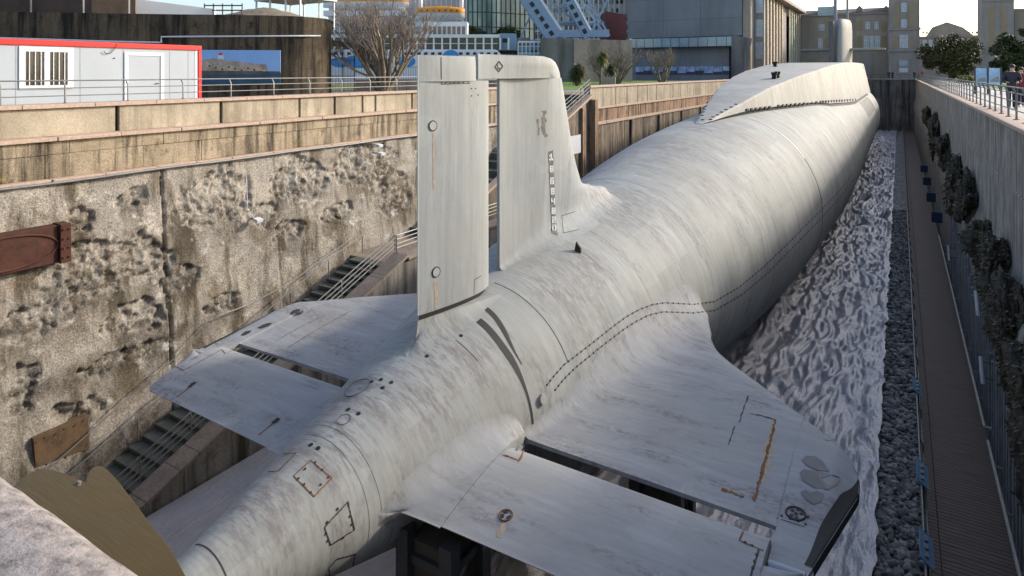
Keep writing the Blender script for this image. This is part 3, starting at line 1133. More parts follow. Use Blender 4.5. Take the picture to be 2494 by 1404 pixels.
# blue boxes and strip lamps on the right wall
b0 = None
for (u, v, lab) in ((2281, 527, 'dark blue box sign on the right wall, nearest of the row'), (2267, 479, 'dark blue box sign on the right wall, second of the row'), (2257, 440, 'dark blue box sign on the right wall, third of the row'), (2250, 410, 'dark blue box sign on the right wall, farthest of the row')):
    p = atX(u, v, 2.2)
    if b0 is None:
        b0 = t = empty('wall_box', p, lab, 'sign', 'blue boxes along the walkway')
        MB().box(p + Vector((-.3, -.06, -.45)), p + Vector((.35, .06, .3))).build('face', 'blue_sheet', t, bevel=.02)
        MB().beam(p + Vector((.38, 0, .3)), p + Vector((.8, 0, .3)), .05, .05).build('arm', 'steel', t)
    else:
        dup(b0, p, None, lab)
b0 = None
for (u, v, lab) in ((2397, 900, 'white tube lamp on a bracket low on the right wall, nearest'), (2385, 737, 'white tube lamp on the right wall, second from the camera'), (2314, 615, 'white tube lamp on the right wall, third from the camera'), (2316, 490, 'white tube lamp on the right wall, farthest from the camera')):
    p = atX(u, v, 2.45)
    if b0 is None:
        b0 = t = empty('tube_lamp', p, lab, 'lamp', 'tube lamps along the walkway')
        MB().tube([p + Vector((-.05, -.2, -.42)), p + Vector((-.1, 0, .4))], .06, 8).build('tube', 'white', t, smooth=True, angle=50)
        b = MB()
        b.beam(p + Vector((-.05, 0, .25)), p + Vector((.45, 0, .25)), .03, .03)
        b.beam(p + Vector((-.05, -.1, -.25)), p + Vector((.45, -.1, -.25)), .03, .03)
        b.build('bracket', 'darksteel', t)
    else:
        dup(b0, p, None, lab)

# ================================================================== THE SUBMARINE
HX, HZ = -9.23, -6.3
KY = [5.6, 7.5, 9.3, 12.4, 14.1, 17, 20, 24, 28, 33, 40, 50, 62, 130, 140, 148, 153, 155.5]
KR = [.50, .96, 1.42, 2.25, 2.60, 3.07, 3.5, 4.06, 4.6, 5.1, 5.5, 5.9, 6.2, 6.2, 6.0, 4.8, 2.8, 0.02]


def hr(y):
    """monotone cubic hull radius"""
    if y <= KY[0]:
        return KR[0]
    if y >= KY[-1]:
        return KR[-1]
    i = max(k for k in range(len(KY)) if KY[k] <= y)
    i = min(i, len(KY) - 2)
    d = [(KR[k + 1] - KR[k]) / (KY[k + 1] - KY[k]) for k in range(len(KY) - 1)]

    def mslope(k):
        if k == 0:
            return d[0]
        if k == len(KY) - 1:
            return d[-1]
        a, c = d[k - 1], d[k]
        return 0 if a * c <= 0 else 2 * a * c / (a + c)
    h = KY[i + 1] - KY[i]
    s = (y - KY[i]) / h
    return ((2 * s ** 3 - 3 * s ** 2 + 1) * KR[i] + (s ** 3 - 2 * s ** 2 + s) * h * mslope(i) + (-2 * s ** 3 + 3 * s ** 2) * KR[i + 1] + (s ** 3 - s ** 2) * h * mslope(i + 1))


def hp(y, deg, lift=0.0):
    a = R(deg)
    r = hr(y) + lift
    return Vector((HX + r * math.cos(a), y, HZ + r * math.sin(a)))


SURF_V, SURF_F = [], []


def surf(mb):
    o = len(SURF_V)
    SURF_V.extend(mb.v)
    SURF_F.extend(tuple(i + o for i in f) for f in mb.f)
    return mb


sub = empty('submarine', (HX, 12.0, FZ), 'huge pale grey submarine with tall tail fin and planes resting in the dry dock', 'submarine')
ystn = [5.6 + .12 * k for k in range(130)]
y = ystn[-1]
while y < 154.9:
    y += .3 if y < 45 else 1.0
    ystn.append(min(y, 155.4))
rows = []
NA = 144
for y in ystn:
    r = hr(y)
    rows.append([(HX + r * math.cos(2 * math.pi * k / NA), y, HZ + r * math.sin(2 * math.pi * k / NA)) for k in range(NA)])
b = MB().grid(rows, True)
b.f.append(tuple(range(len(b.v) - NA, len(b.v))))
surf(b).build('hull', 'hull', sub, smooth=True, angle=50)
# tail end cap, rusty
b = MB()
b.grid([[(HX + rr * math.cos(2 * math.pi * k / 40), yy, HZ + rr * math.sin(2 * math.pi * k / 40)) for k in range(40)] for yy, rr in ((5.6, .497), (5.5, .46), (5.42, .34), (5.42, .02))], True)
b.build('tail_cap', 'ruststreak', sub, smooth=True, angle=40)


def ring(name, y, a0, a1, w, mat_, lift=.004, n=60, gap=0):
    rows_ = []
    for k in range(n + 1):
        a = a0 + (a1 - a0) * k / n
        rows_.append([hp(y - w / 2, a, .001), hp(y - w / 2, a, lift), hp(y + w / 2, a, lift), hp(y + w / 2, a, .001)])
    return MB().grid(rows_).build(name, mat_, sub)


ring('ring_seam', 14.0, 23, 84, .022, 'seam')
ring('ring_seam', 40.0, -25, 34, .16, 'black')
ring('ring_weld', 40.0, 34, 74, .14, 'weld', .02)
ring('ring_seam', 80.0, -12, 40, .10, 'hull')
ring('ring_seam', 6.12, 20, 115, .02, 'seam')
ring('ring_seam', 11.75, 52, 71, .012, 'seam')
for yy in (8.5, 8.75):
    ring('weld_band', yy, -35, 125, .09, 'hull', .005)
# the black stripe at the rudder gap: a tapering ribbon, forked towards the fin
rows_ = []
for k in range(60):
    a = 1 + 70 * k / 59
    w = .030 + .05 * sst(20, 45, a)
    c = 12.47 + .10 * sst(45, 75, a)
    rows_.append([hp(c - w, a, .006), hp(c + w * 1.2, a, .006)])
MB().grid(rows_).build('gap_stripe', 'seam', sub)
rows_ = []
for k in range(30):
    a = 36 + 38 * k / 29
    w = .012 + .055 * sst(36, 60, a)
    c = 12.66 + .34 * sst(40, 75, a)
    rows_.append([hp(c - w, a, .007), hp(c + w, a, .007)])
MB().grid(rows_).build('gap_stripe', 'seam', sub)


for yy in (18.3, 23.0, 28.2, 33.5, 47, 54, 61, 69):
    ring('plate_seam', yy, -25, 150, .018, 'seamgrey', .003)


def prof(t):
    return max(0, 10 * (.2969 * math.sqrt(t) - .126 * t - .3516 * t * t + .2843 * t ** 3 - .1036 * t ** 4))


def foil_root(mapper, le, te, T, Rff, sA, sB, S, ext=(), kind='fixed', nch=30, te_f=.3, nphi=12, nlin=10):
    """foil growing out of the hull: fillet arc rows tangent to the hull, then straight rows to span S, then ext stations"""
    rows_ = []
    for i in range(-1, nphi + nlin + 1):
        sn = sA + (sB - sA) * max(0, i) / nphi if i <= nphi else sB + (S - sB) * (i - nphi) / nlin
        up, lo = [], []
        for k in range(nch + 1):
            c = .5 - .5 * math.cos(math.pi * k / nch)
            y = le(sn) + (te(sn) - le(sn)) * c
            th = foil_th(c, T, kind, te_f)
            r = hr(y)
            Rf = max(.012, Rff(y) * min(1, th / .3) ** .5)
            if th + Rf > .93 * r:
                Rf = max(.012, .93 * r - th)
            zc = th + Rf
            sc = math.sqrt((r + Rf) ** 2 - zc * zc)
            pmax = math.asin(min(1, sc / (r + Rf)))
            pmin = math.asin(min(1, (sc - S) / Rf)) if sc > S else 0
            pmin = min(pmin, pmax)
            if i <= nphi:
                p_ = pmax + (pmin - pmax) * max(0, i) / nphi
                s_, z_ = sc - Rf * math.sin(p_), zc - Rf * math.cos(p_)
                if i < 0:
                    s_, z_ = s_ * .9, z_ * .9
            else:
                s1, z1 = sc - Rf * math.sin(pmin), zc - Rf * math.cos(pmin)
                t_ = (i - nphi) / nlin
                s_, z_ = s1 + (S - s1) * t_, z1
            up.append(mapper(s_, y, z_))
            lo.append(mapper(s_, y, -z_))
        rows_.append(up + list(reversed(lo)))
    for (s_, yte, yle, T_) in ext:
        up, lo = [], []
        for k in range(nch + 1):
            c = .5 - .5 * math.cos(math.pi * k / nch)
            y = yle + (yte - yle) * c
            th = foil_th(c, T_, kind, te_f)
            up.append(mapper(s_, y, th))
            lo.append(mapper(s_, y, -th))
        rows_.append(up + list(reversed(lo)))
    b_ = MB().grid(rows_, True)
    n_ = len(rows_[0])
    b_.f.append(tuple(len(b_.v) - n_ + k for k in range(n_)))
    b_.f.append(tuple(range(n_)))
    return b_


def foil_th(c, T, kind, te_f=.3):
    if kind == 'fixed':
        q = min(1, c / .2)
        return T * math.sqrt(max(0, 1 - (1 - q) ** 2)) * (1 - (1 - te_f) * sst(.2, 1.0, c))
    return max(T * prof(c) if c > 0 else 0, .008 if c > .5 else 0)


def foil(stations, place, kind, nch=22, te_f=.3):
    """stations: (span, y_te, y_le, half_thick); place(span,y,off)->point; kind 'fixed' blunt aft, 'moving' sharp aft"""
    rows_ = []
    for (s, yte, yle, T) in stations:
        up, lo = [], []
        for k in range(nch + 1):
            c = .5 - .5 * math.cos(math.pi * k / nch)         # 0 = leading edge
            y = yle + (yte - yle) * c
            if kind == 'fixed':
                q = min(1, c / .2)
                th = T * math.sqrt(max(0, 1 - (1 - q) ** 2)) * (1 - (1 - te_f) * sst(.2, 1.0, c))
            else:
                th = T * prof(c) if c > 0 else 0
                th = max(th, .008 if c > .5 else 0)
            up.append(place(s, y, th))
            lo.append(place(s, y, -th))
        rows_.append(up + list(reversed(lo)))
    b_ = MB().grid(rows_, True)
    n_ = len(rows_[0])
    b_.f.append(tuple(len(b_.v) - n_ + k for k in range(n_)))
    b_.f.append(tuple(range(n_)))
    return b_


def interp(x, pts):
    if x <= pts[0][0]:
        return pts[0][1]
    for (a, fa), (c, fc) in zip(pts, pts[1:]):
        if x <= c:
            return fa + (fc - fa) * (x - a) / (c - a)
    return pts[-1][1]


LE = [(2.0, 21.6), (3.4, 21.0), (4.0, 19.6), (4.71, 18.67), (6.74, 16.73), (7.7, 15.74), (8.0, 15.42), (8.2, 15.18), (8.36, 14.93), (8.48, 14.62), (8.54, 14.3), (8.56, 13.9)]
for sgn in (1, -1):
    def place2(s, y, off, sgn=sgn):
        return Vector((HX + sgn * s, y, HZ + (.02 if y > 11.9 else -.02) * 0 + off))
    ext = [(5.2 + .15 * k, 12.18 - .02 * (3.2 + .15 * k), interp(5.2 + .15 * k, LE), .34 - .012 * (3.2 + .15 * k)) for k in range(1, 15)]
    ext.append((7.38, 12.07, interp(7.38, LE), .285))
    for s in (7.385, 7.6, 7.8, 7.97, 8.1, 8.2, 8.3, 8.38, 8.45, 8.51, 8.54, 8.56):
        ytip = interp(s, [(7.385, 11.1), (7.97, 11.08), (8.56, 13.75)])
        ext.append((s, ytip, interp(s, LE), .285 - .22 * max(0, s - 8.12) / .44))
    surf(foil_root(place2, lambda s: interp(s, LE), lambda s: 12.18 - .02 * (s - 2), .32,
                   lambda y: 1.5 * min(1, .35 + .65 * sst(12.0, 16.5, y)), 2.6, 3.9, 5.2, ext, 'fixed', 30, .14)).build('stabilizer', 'plane', sub, smooth=True, angle=42)
    # dark bevelled outer edge of the tip
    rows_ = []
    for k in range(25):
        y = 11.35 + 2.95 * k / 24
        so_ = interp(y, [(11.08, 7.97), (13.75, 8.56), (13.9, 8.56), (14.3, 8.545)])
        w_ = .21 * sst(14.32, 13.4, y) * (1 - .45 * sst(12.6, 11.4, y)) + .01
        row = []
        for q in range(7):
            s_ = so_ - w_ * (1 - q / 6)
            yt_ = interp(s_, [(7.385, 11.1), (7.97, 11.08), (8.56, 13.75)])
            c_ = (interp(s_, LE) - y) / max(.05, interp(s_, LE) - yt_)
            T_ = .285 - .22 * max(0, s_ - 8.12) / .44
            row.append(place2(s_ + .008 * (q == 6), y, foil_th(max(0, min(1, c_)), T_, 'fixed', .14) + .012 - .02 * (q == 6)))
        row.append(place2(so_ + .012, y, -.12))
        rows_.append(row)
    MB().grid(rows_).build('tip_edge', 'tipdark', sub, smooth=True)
    # elevator
    stn = []
    for k in range(24):
        s = 2.32 + (7.36 - 2.32) * k / 23
        te = 9.03 + .02 * s
        if s > 7.0:
            te = interp(s, [(7.0, 9.1), (7.2, 9.4), (7.36, 9.7)])
        stn.append((s, te, 11.66, .30 - .012 * s))
    for s in (7.365, 7.55, 7.75, 7.93):
        stn.append((s, interp(s, [(7.36, 9.7), (7.93, 10.95)]), 11.0, .16))
    surf(foil(stn, place2, 'moving', 24)).build('elevator', 'plane', sub, smooth=True, angle=42)
    MB().tube([(HX + sgn * 7.42, 11.03, HZ), (HX + sgn * 7.95, 11.03, HZ)], .13, 14).build('hinge', 'hinge_blue' if sgn > 0 else 'plane', sub, smooth=True, angle=40)
    foil_root(place2, lambda s: 12.15 - .4 * sst(1.9, 2.31, s), lambda s: 8.62 + .41 * sst(1.3, 2.3, s), .285, lambda y: .75, 1.3, 2.1, 2.305, (), 'moving', 40).build('root_fairing', 'plane', sub, smooth=True, angle=60)

# vertical fins, upper (and the mirrored lower ones under the hull)
for sgn in (1, -1):
    def placev(s, y, off, sgn=sgn):
        return Vector((HX + off, y, HZ + sgn * s))
    LEv = [(2.0, 21.5), (3.3, 21.3), (3.45, 21.0), (3.66, 20.3), (3.9, 19.95), (4.25, 19.6), (5.0, 19.1), (5.7, 18.76), (7.3, 18.17), (8.0, 17.9), (8.25, 17.7), (8.4, 17.4), (8.46, 17.0)]
    top = 8.46 if sgn > 0 else 5.0
    ext = [(4.4 + .1 * k, 14.62, interp(4.4 + .1 * k, LEv), .43) for k in range(1, 35) if 4.4 + .1 * k < min(7.82, top)]
    if sgn > 0:
        ext.append((7.82, 14.62, interp(7.82, LEv), .43))
        for s in (7.825, 8.0, 8.15, 8.3, 8.4, 8.46):
            ext.append((s, 13.6, interp(s, LEv), .43 - .10 * max(0, s - 8.3) / .16))
    surf(foil_root(placev, lambda s: interp(s, LEv), lambda s: 14.62, .43, lambda y: 1.0 * min(1, .35 + .65 * sst(14.4, 16.5, y)), 2.5, 3.8, 4.4, ext, 'fixed', 34, .10)).build('upper_fin' if sgn > 0 else 'lower_fin', 'fin', sub, smooth=True, angle=42)

    def placer(s, y, off, sgn=sgn):
        return Vector((HX + off, y, HZ + sgn * s))
    rt = 8.40 if sgn > 0 else 5.2
    stn = []
    for k in range(20):
        s = 2.55 + (min(7.78, rt) - 2.55) * k / 19
        stn.append((s, 11.24, 13.98, .33))
    if sgn > 0:
        for s in (7.785, 8.0, 8.2, 8.38):
            stn.append((s, 11.24, 13.36, .34 - .03 * (s > 8.3)))
    rud = surf(foil(stn, placer, 'moving', 26)).build('rudder' if sgn > 0 else 'lower_rudder', 'fin', sub, smooth=True, angle=42)

    foil_root(placer, lambda s: 14.0, lambda s: 11.24 - .45 * (1 - sst(1.7, 2.4, s)), .34, lambda y: .6, 1.6, 2.2, 2.435, (), 'moving', 34).build('rudder_stub', 'hull', sub, smooth=True, angle=42)
    foil([(2.36, 11.3, 13.95, .29), (2.6, 11.3, 13.95, .29)], placer, 'moving', 26).build('rudder_gap', 'black', sub)
    if sgn > 0:
        RUD = rud

# details lie on the real surfaces: find the surface point seen at a photo pixel
from mathutils.bvhtree import BVHTree
BVH = BVHTree.FromPolygons(SURF_V, SURF_F)
EYE = Vector((0, 0, CAM_Z))


def hit(u, v, lift=.004):
    d = (at(u, v, 1.0) - EYE).normalized()
    p, n_, _, _ = BVH.ray_cast(EYE, d)
    if p is None:
        return None, None
    if n_.dot(d) > 0:
        n_ = -n_
    return p + n_ * lift, n_


def surf_line(name, pts, w, mat_, parent, jit=0.0, seed=1, lift=.004, step=6):
    """ribbon of width w lying on the surface along photo pixels"""
    r_ = random.Random(seed)
    L = []
    for (u0, v0), (u1, v1) in zip(pts, pts[1:]):
        n = max(2, int(math.hypot(u1 - u0, v1 - v0) / step))
        for k in range(n + 1):
            q, n_ = hit(u0 + (u1 - u0) * k / n, v0 + (v1 - v0) * k / n, lift)
            if q is not None:
                L.append((q, n_))
    rows2 = []
    for k in range(len(L)):
        d = L[min(k + 1, len(L) - 1)][0] - L[max(k - 1, 0)][0]
        if d.length < 1e-5:
            continue
        sd = L[k][1].cross(d.normalized()) * w * .5
        a, c = r_.uniform(1 - jit, 1 + jit), r_.uniform(1 - jit, 1 + jit)
        rows2.append([L[k][0] + sd * a, L[k][0] - sd * c])
    return MB().grid(rows2).build(name, mat_, parent, recalc=False)


def surf_patch(name, pts, mat_, parent, lift=.014):
    P = [p for p in (hit(u, v, lift)[0] for u, v in pts) if p is not None]
    if len(P) < 3:
        print('no surface at', name, pts)
        return None
    c = sum(P, Vector()) / len(P)
    cu, cv = sum(p[0] for p in pts) / len(pts), sum(p[1] for p in pts) / len(pts)
    c = hit(cu, cv, lift)[0]
    b_ = MB()
    b_.add([c] + P, [(0, 1 + k, 1 + (k + 1) % len(P)) for k in range(len(P))])
    return b_.build(name, mat_, parent)


def surf_dots(name, pts, rad, mat_, parent, h=.012):
    for u, v in pts:
        q, n_ = hit(u, v, -.01)
        if q is not None:
            MB().tube([q, q + n_ * (h + .01)], rad, 8).build(name, mat_, parent)


def surf_circle(name, u, v, rad, w, mat_, parent):
    c, n_ = hit(u, v, .006)
    if c is None:
        print('no surface at', name, u, v)
        return None
    x = n_.orthogonal().normalized()
    y_ = n_.cross(x)
    b_ = MB()
    b_.tube([c + x * rad * math.cos(a) + y_ * rad * math.sin(a) for a in [k * math.pi / 14 for k in range(29)]], w, 5)
    return b_.build(name, mat_, parent)


GREY = flat('grey_touch_up', (.105, .105, .105), .55, 0, .12)
# rudder
for (u, v) in ((1054, 307), (1062, 663)):
    q, n_ = hit(u, v, -.01)
    MB().tube([q, q + n_ * .03], .10, 16).build('plug', 'casing', RUD, smooth=True, angle=40)
    surf_circle('plug_rim', u, v, .115, .011, 'bolt', RUD)
surf_line('rust_run', [(1062, 685), (1062, 720), (1061, 770)], .10, 'stain', RUD, .4, 5)
surf_line('rust_run', [(1055, 325), (1056, 400), (1057, 460)], .04, 'stain', RUD, .5, 6)
surf_line('panel_joint', [(1074, 140), (1075, 206)], .028, 'bolt', RUD)
surf_line('panel_joint', [(1075, 206), (1146, 203)], .018, 'bolt', RUD)
surf_line('panel_joint', [(1154, 730), (1155, 682), (1172, 672)], .018, 'bolt', RUD)
surf_dots('bolt', [(1085, 203), (1097, 203), (1106, 202), (1117, 202), (1129, 202), (1140, 202), (1148, 234), (1164, 232), (1148, 216), (1158, 216)], .016, 'bolt', RUD)
surf_patch('cavity', [(1154, 740), (1170, 728), (1172, 745), (1164, 758)], 'black', sub, .02)
# fixed fin: diamond mark, draught scale, scuffed area
surf_line('diamond_mark', [(1215, 150), (1224, 162), (1214, 175), (1205, 164), (1215, 150)], .05, 'seam', sub)
surf_line('diamond_mark', [(1211, 154), (1212, 166), (1219, 169)], .04, 'seam', sub)
surf_line('draught_strip', [(1341, 368), (1343, 420), (1345, 470), (1347, 520), (1350, 572)], .24, 'strip', sub, .08, 4, .006)
digits = {'8': ['111', '101', '111', '101', '111'], '1': ['010', '110', '010', '010', '111'], '2': ['111', '001', '111', '100', '111'], '4': ['101', '101', '111', '001', '001'], '6': ['111', '100', '111', '101', '111'], '0': ['111', '101', '101', '101', '111']}
for k, (v, d) in enumerate(((383, '1'), (412, '8'), (441, '6'), (466, '8'), (491, '4'), (514, '8'), (536, '2'), (556, '0'))):
    b = MB()
    for i, rw in enumerate(digits[d]):
        for j, ch in enumerate(rw):
            if ch == '1':
                q, n_ = hit(1341.2 + (v - 370) * .045 - 3.6 + j * 3.2, v - 6 + i * 3.0, .009)
                if q is not None:
                    b.box(q - Vector((.006, .028, .026)), q + Vector((.003, .028, .026)))
    b.build('draught_figure', 'white', sub)
surf_line('worn_patch', [(1325, 270), (1325, 300), (1328, 335)], .20, 'strip', sub, .8, 12)
surf_line('worn_patch', [(1310, 290), (1311, 312), (1312, 330)], .09, 'strip', sub, .9, 13)
surf_line('plate_edge', [(1400, 516), (1368, 526), (1372, 568), (1410, 560)], .02, 'bolt', sub)
# starboard stabilizer
surf_line('rust_streak', [(1889, 1022), (1872, 1090), (1856, 1150), (1836, 1222)], .05, 'ruststreak', sub, .75, 3, .005, 5)
surf_line('rust_streak', [(1884, 1040), (1870, 1110), (1858, 1175)], .14, 'stain', sub, .7, 13, .003, 5)
surf_line('rust_streak', [(1826, 1008), (1858, 1014), (1890, 1024)], .05, 'ruststreak', sub, .8, 4)
surf_line('rust_streak', [(1757, 1192), (1780, 1200), (1812, 1212)], .07, 'ruststreak', sub, .85, 5)
surf_line('rust_streak', [(2008, 1072), (2042, 1076)], .03, 'ruststreak', sub, .8, 8)
surf_line('rust_streak', [(1800, 1030), (1822, 965)], .03, 'bolt', sub, .95, 9)
surf_line('rust_streak', [(1774, 1085), (1790, 1038)], .02, 'bolt', sub, .95, 10)
surf_patch('touch_up_patch', [(1953, 1122), (1962, 1112), (1985, 1113), (2003, 1124), (2020, 1150), (1990, 1147), (1965, 1136)], GREY, sub)
surf_patch('touch_up_patch', [(1947, 1153), (1958, 1145), (1990, 1150), (2030, 1158), (2047, 1165), (2036, 1182), (2015, 1194), (1985, 1190), (1955, 1172)], GREY, sub)
surf_patch('touch_up_patch', [(1950, 1200), (1962, 1195), (1975, 1203), (1990, 1197), (2006, 1205), (1998, 1225), (1982, 1230), (1965, 1220)], GREY, sub)
surf_circle('grille', 1938, 1252, .16, .02, 'bolt', sub)
surf_dots('grille_hole', [(1930, 1244), (1944, 1242), (1952, 1252), (1940, 1262), (1928, 1256), (1939, 1252)], .035, 'bolt', sub)
surf_dots('bolt', [(1904, 1257), (1925, 1264), (1944, 1270), (1962, 1278), (1968, 1260)], .025, 'bolt', sub)
surf_line('panel_joint', [(1890, 1262), (1960, 1284)], .02, 'bolt', sub)
# starboard elevator
surf_line('rust_bracket', [(1225, 1108), (1258, 1120), (1264, 1124), (1276, 1096)], .05, 'ruststreak', sub, .6, 14)
surf_dots('bolt', [(1240, 1092), (1258, 1097), (1228, 1100), (1236, 1112)], .025, 'bolt', sub)
surf_circle('plug_rim', 1232, 1256, .12, .014, 'ruststreak', sub)
surf_dots('rusty_plug', [(1232, 1247), (1222, 1258), (1240, 1262)], .045, 'bolt', sub)
surf_line('rust_run', [(1226, 1275), (1215, 1310)], .10, 'stain', sub, .5, 15)
surf_circle('plug_rim', 1532, 1176, .08, .012, 'ruststreak', sub)
surf_dots('rusty_plug', [(1528, 1174), (1538, 1177)], .03, 'bolt', sub)
surf_line('plate_edge', [(1868, 1308), (1812, 1292), (1801, 1318), (1860, 1342)], .035, 'ruststreak', sub, .5, 16)
surf_line('plate_edge', [(1848, 1340), (1836, 1380), (1828, 1404)], .03, 'bolt', sub, .3, 17)
surf_dots('bolt', [(1843, 1352), (1838, 1368), (1834, 1384), (1815, 1322), (1832, 1330)], .025, 'bolt', sub)
# port planes
for i, q in enumerate(([(472, 936), (452, 952), (430, 968)], [(676, 1024), (655, 1040), (630, 1060)])):
    surf_line('rust_streak', q, .045, 'ruststreak', sub, .4, 20 + i)
    surf_line('rusty_lug', [(q[0][0] - 12, q[0][1] + 8), (q[0][0] + 4, q[0][1] - 4)], .12, 'bolt', sub, .3, 40 + i, .012)
for i, q in enumerate(([(862, 754), (790, 793), (700, 848)], [(792, 768), (730, 798), (668, 833)])):
    surf_line('rust_streak', q, .025, 'ruststreak', sub, .95, 30 + i)
surf_line('plate_edge', [(420, 890), (447, 903), (540, 852), (548, 862), (572, 852)], .025, 'bolt', sub, .5, 33)
for pts in ([(708, 762), (716, 756), (728, 754), (739, 757), (735, 766), (718, 770), (709, 767)], [(628, 799), (640, 792), (652, 788), (664, 788), (655, 795), (638, 801)], [(587, 817), (598, 808), (613, 806), (608, 812), (596, 818)]):
    surf_patch('touch_up_patch', pts, 'seam', sub)
# tail cone plates, hatches and holes
for pts, m_ in (([(715, 1160), (765, 1210), (808, 1165), (757, 1122), (715, 1160)], 'ruststreak'), ([(790, 1285), (805, 1328), (863, 1291), (847, 1223), (790, 1285)], 'bolt'), ([(803, 1404), (800, 1385), (820, 1362), (865, 1350), (858, 1385)], 'bolt'), ([(652, 1150), (678, 1148), (722, 1104), (690, 1106)], 'ruststreak')):
    surf_line('plate_edge', pts, .022, m_, sub, .5, 50, .006)
surf_dots('bolt', [(727, 1166), (741, 1180), (757, 1200), (781, 1181), (800, 1163), (785, 1145), (768, 1127), (743, 1143)], .02, 'bolt', sub)
surf_dots('bolt', [(794, 1300), (799, 1316), (797, 1272), (822, 1240), (853, 1257), (857, 1277), (835, 1310)], .022, 'bolt', sub)
surf_circle('hatch_line', 870, 945, .27, .006, 'seam', sub)
surf_circle('hatch_line', 838, 1022, .13, .004, 'seam', sub)
surf_dots('vent_hole', [(928, 925), (953, 932), (1040, 868), (1123, 818), (992, 853), (848, 998), (873, 1008), (757, 1084), (775, 1092), (905, 930), (932, 945)], .045, 'black', sub, .006)
q, n_ = hit(1320, 972, -.02)
MB().tube([q, q + n_ * .09], .115, 18).build('round_boss', 'casing', sub, smooth=True, angle=40)
q, n_ = hit(1399, 612, -.03)
b = MB()
b.prism([q, q + Vector((.18, .05, -.10)), q + Vector((.17, .06, .12)), q + Vector((.05, .02, .30))], (.0, .07, 0))
b.build('cleat', 'bolt', sub)
# scuffed paint shown by long rub marks
r_ = random.Random(77)
for (u, v, du, dv, n) in ((1385, 680, 26, 30, 9), (1640, 360, 40, 24, 7), (1500, 520, 40, 26, 7)):
    for k in range(n):
        uu0, vv0 = u + r_.gauss(0, du), v + r_.gauss(0, dv * .5)
        L_ = r_.uniform(14, 46)
        surf_line('rub_mark', [(uu0, vv0), (uu0 + L_ * .5, vv0 + L_ * .28), (uu0 + L_ * .95, vv0 + L_ * .62)], r_.uniform(.03, .12), 'rub', sub, .7, 100 + k, .003)

# limber hole rows: two dotted seams along the hull, over the stabilizer fairing
UP = [(1332, 938), (1350, 915), (1372, 890), (1440, 838), (1500, 790), (1530, 769), (1560, 753), (1590, 742), (1620, 738), (1690, 742), (1740, 735), (1800, 700), (1860, 650), (1920, 592), (1990, 522), (2040, 470), (2075, 425)]
LO = [(1352, 950), (1372, 925), (1400, 897), (1470, 840), (1520, 802), (1550, 783), (1580, 768), (1615, 760), (1690, 763), (1742, 756), (1806, 719), (1868, 667), (1930, 604), (1996, 536), (2046, 481), (2079, 436)]
b = MB()
for pts in (UP, LO):
    surf_line('limber_seam', pts, .03, 'strip', sub, .2, 60, .004, 8)
    dist = 0
    for (u0, v0), (u1, v1) in zip(pts, pts[1:]):
        L_ = math.hypot(u1 - u0, v1 - v0)
        while dist < L_:
            q, n_ = hit(u0 + (u1 - u0) * dist / L_, v0 + (v1 - v0) * dist / L_, -.01)
            if q is not None:
                b.tube([q, q + n_ * .022], .0011 * (q - EYE).length + .006, 6)
            dist += 13 if u0 < 1640 else 9.5
        dist -= L_
b.build('limber_holes', 'black', sub)['kind'] = 'stuff'

# missile casing
wtop = [(34.3, .03), (37, .55), (40, 1.0), (46, 1.7), (54, 2.45), (62, 3.0), (75, 3.4), (124, 3.5), (138, 3.4), (142, 3.1)]
htop = [(34.3, -1.13), (37, -.72), (40, -.25), (46, .62), (54, 1.35), (62, 1.85), (75, 2.5), (90, 2.9), (110, 3.15), (135, 3.3), (138, 3.2), (142, 2.2)]
wbot = [(34.3, .07), (35.6, .39), (41.4, 1.15), (47, 1.95), (53, 2.65), (65.5, 3.75), (80, 4.3), (88, 4.5), (138, 4.5), (142, 4.2)]
rows_, rows_d = [], []
y = 34.3
while y <= 142.01:
    wt_, zt, wb = interp(y, wtop), interp(y, htop), interp(y, wbot)
    wb = max(wb, wt_ + .01)
    r = hr(y)
    zb = HZ + math.sqrt(r * r - wb * wb)
    zb2 = min(zb + .05 + .13 * sst(35, 42, y), zt - .005)
    ch = min(.28, wt_ * .3)
    side = [(wt_ - ch, zt), (wt_ - ch * .35, zt - ch * .10), (wt_, zt - ch * .4), (wb * .5 + wt_ * .5, (zt + zb2) / 2), (wb, zb2), (wb - .04, zb2), (wb - .30, zb - .05)]
    row = [Vector((HX + a, y, c)) for a, c in reversed(side)] + [Vector((HX - a, y, c)) for a, c in side]
    rows_.append(row)
    y += .55
b = MB().grid(rows_)
b.f.append(tuple(range(len(rows_[0]))))
b.f.append(tuple(len(b.v) - len(rows_[0]) + k for k in range(len(rows_[0]))))
CAS_V, CAS_F = list(b.v), list(b.f)
cas = b.build('missile_casing', 'casing', sub, smooth=True, angle=24)
# shade in the gap under the casing edge, painted as a black strip
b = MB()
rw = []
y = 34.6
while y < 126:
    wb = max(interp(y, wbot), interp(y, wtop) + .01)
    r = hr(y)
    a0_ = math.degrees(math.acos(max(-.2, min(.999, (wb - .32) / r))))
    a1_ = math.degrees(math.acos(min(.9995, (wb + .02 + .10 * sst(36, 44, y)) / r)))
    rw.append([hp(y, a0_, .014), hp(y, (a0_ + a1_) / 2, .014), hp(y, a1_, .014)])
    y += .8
MB().grid(rw).build('skirt_gap_shade', 'black', sub)
SURF_V.clear()
SURF_F.clear()
o_ = 0
SURF_V.extend(CAS_V)
SURF_F.extend(CAS_F)
BVH = BVHTree.FromPolygons(SURF_V, SURF_F)
b = MB()
hole_px = [(1820 + 11.2 * k, 267.5 - 1.30 * k) for k in range(6)] + [(1897 + 10.2 * k, 258 - .95 * k) for k in range(10)] + [(1999 + 6.5 * k, 248.5 - .35 * k) for k in range(14)]
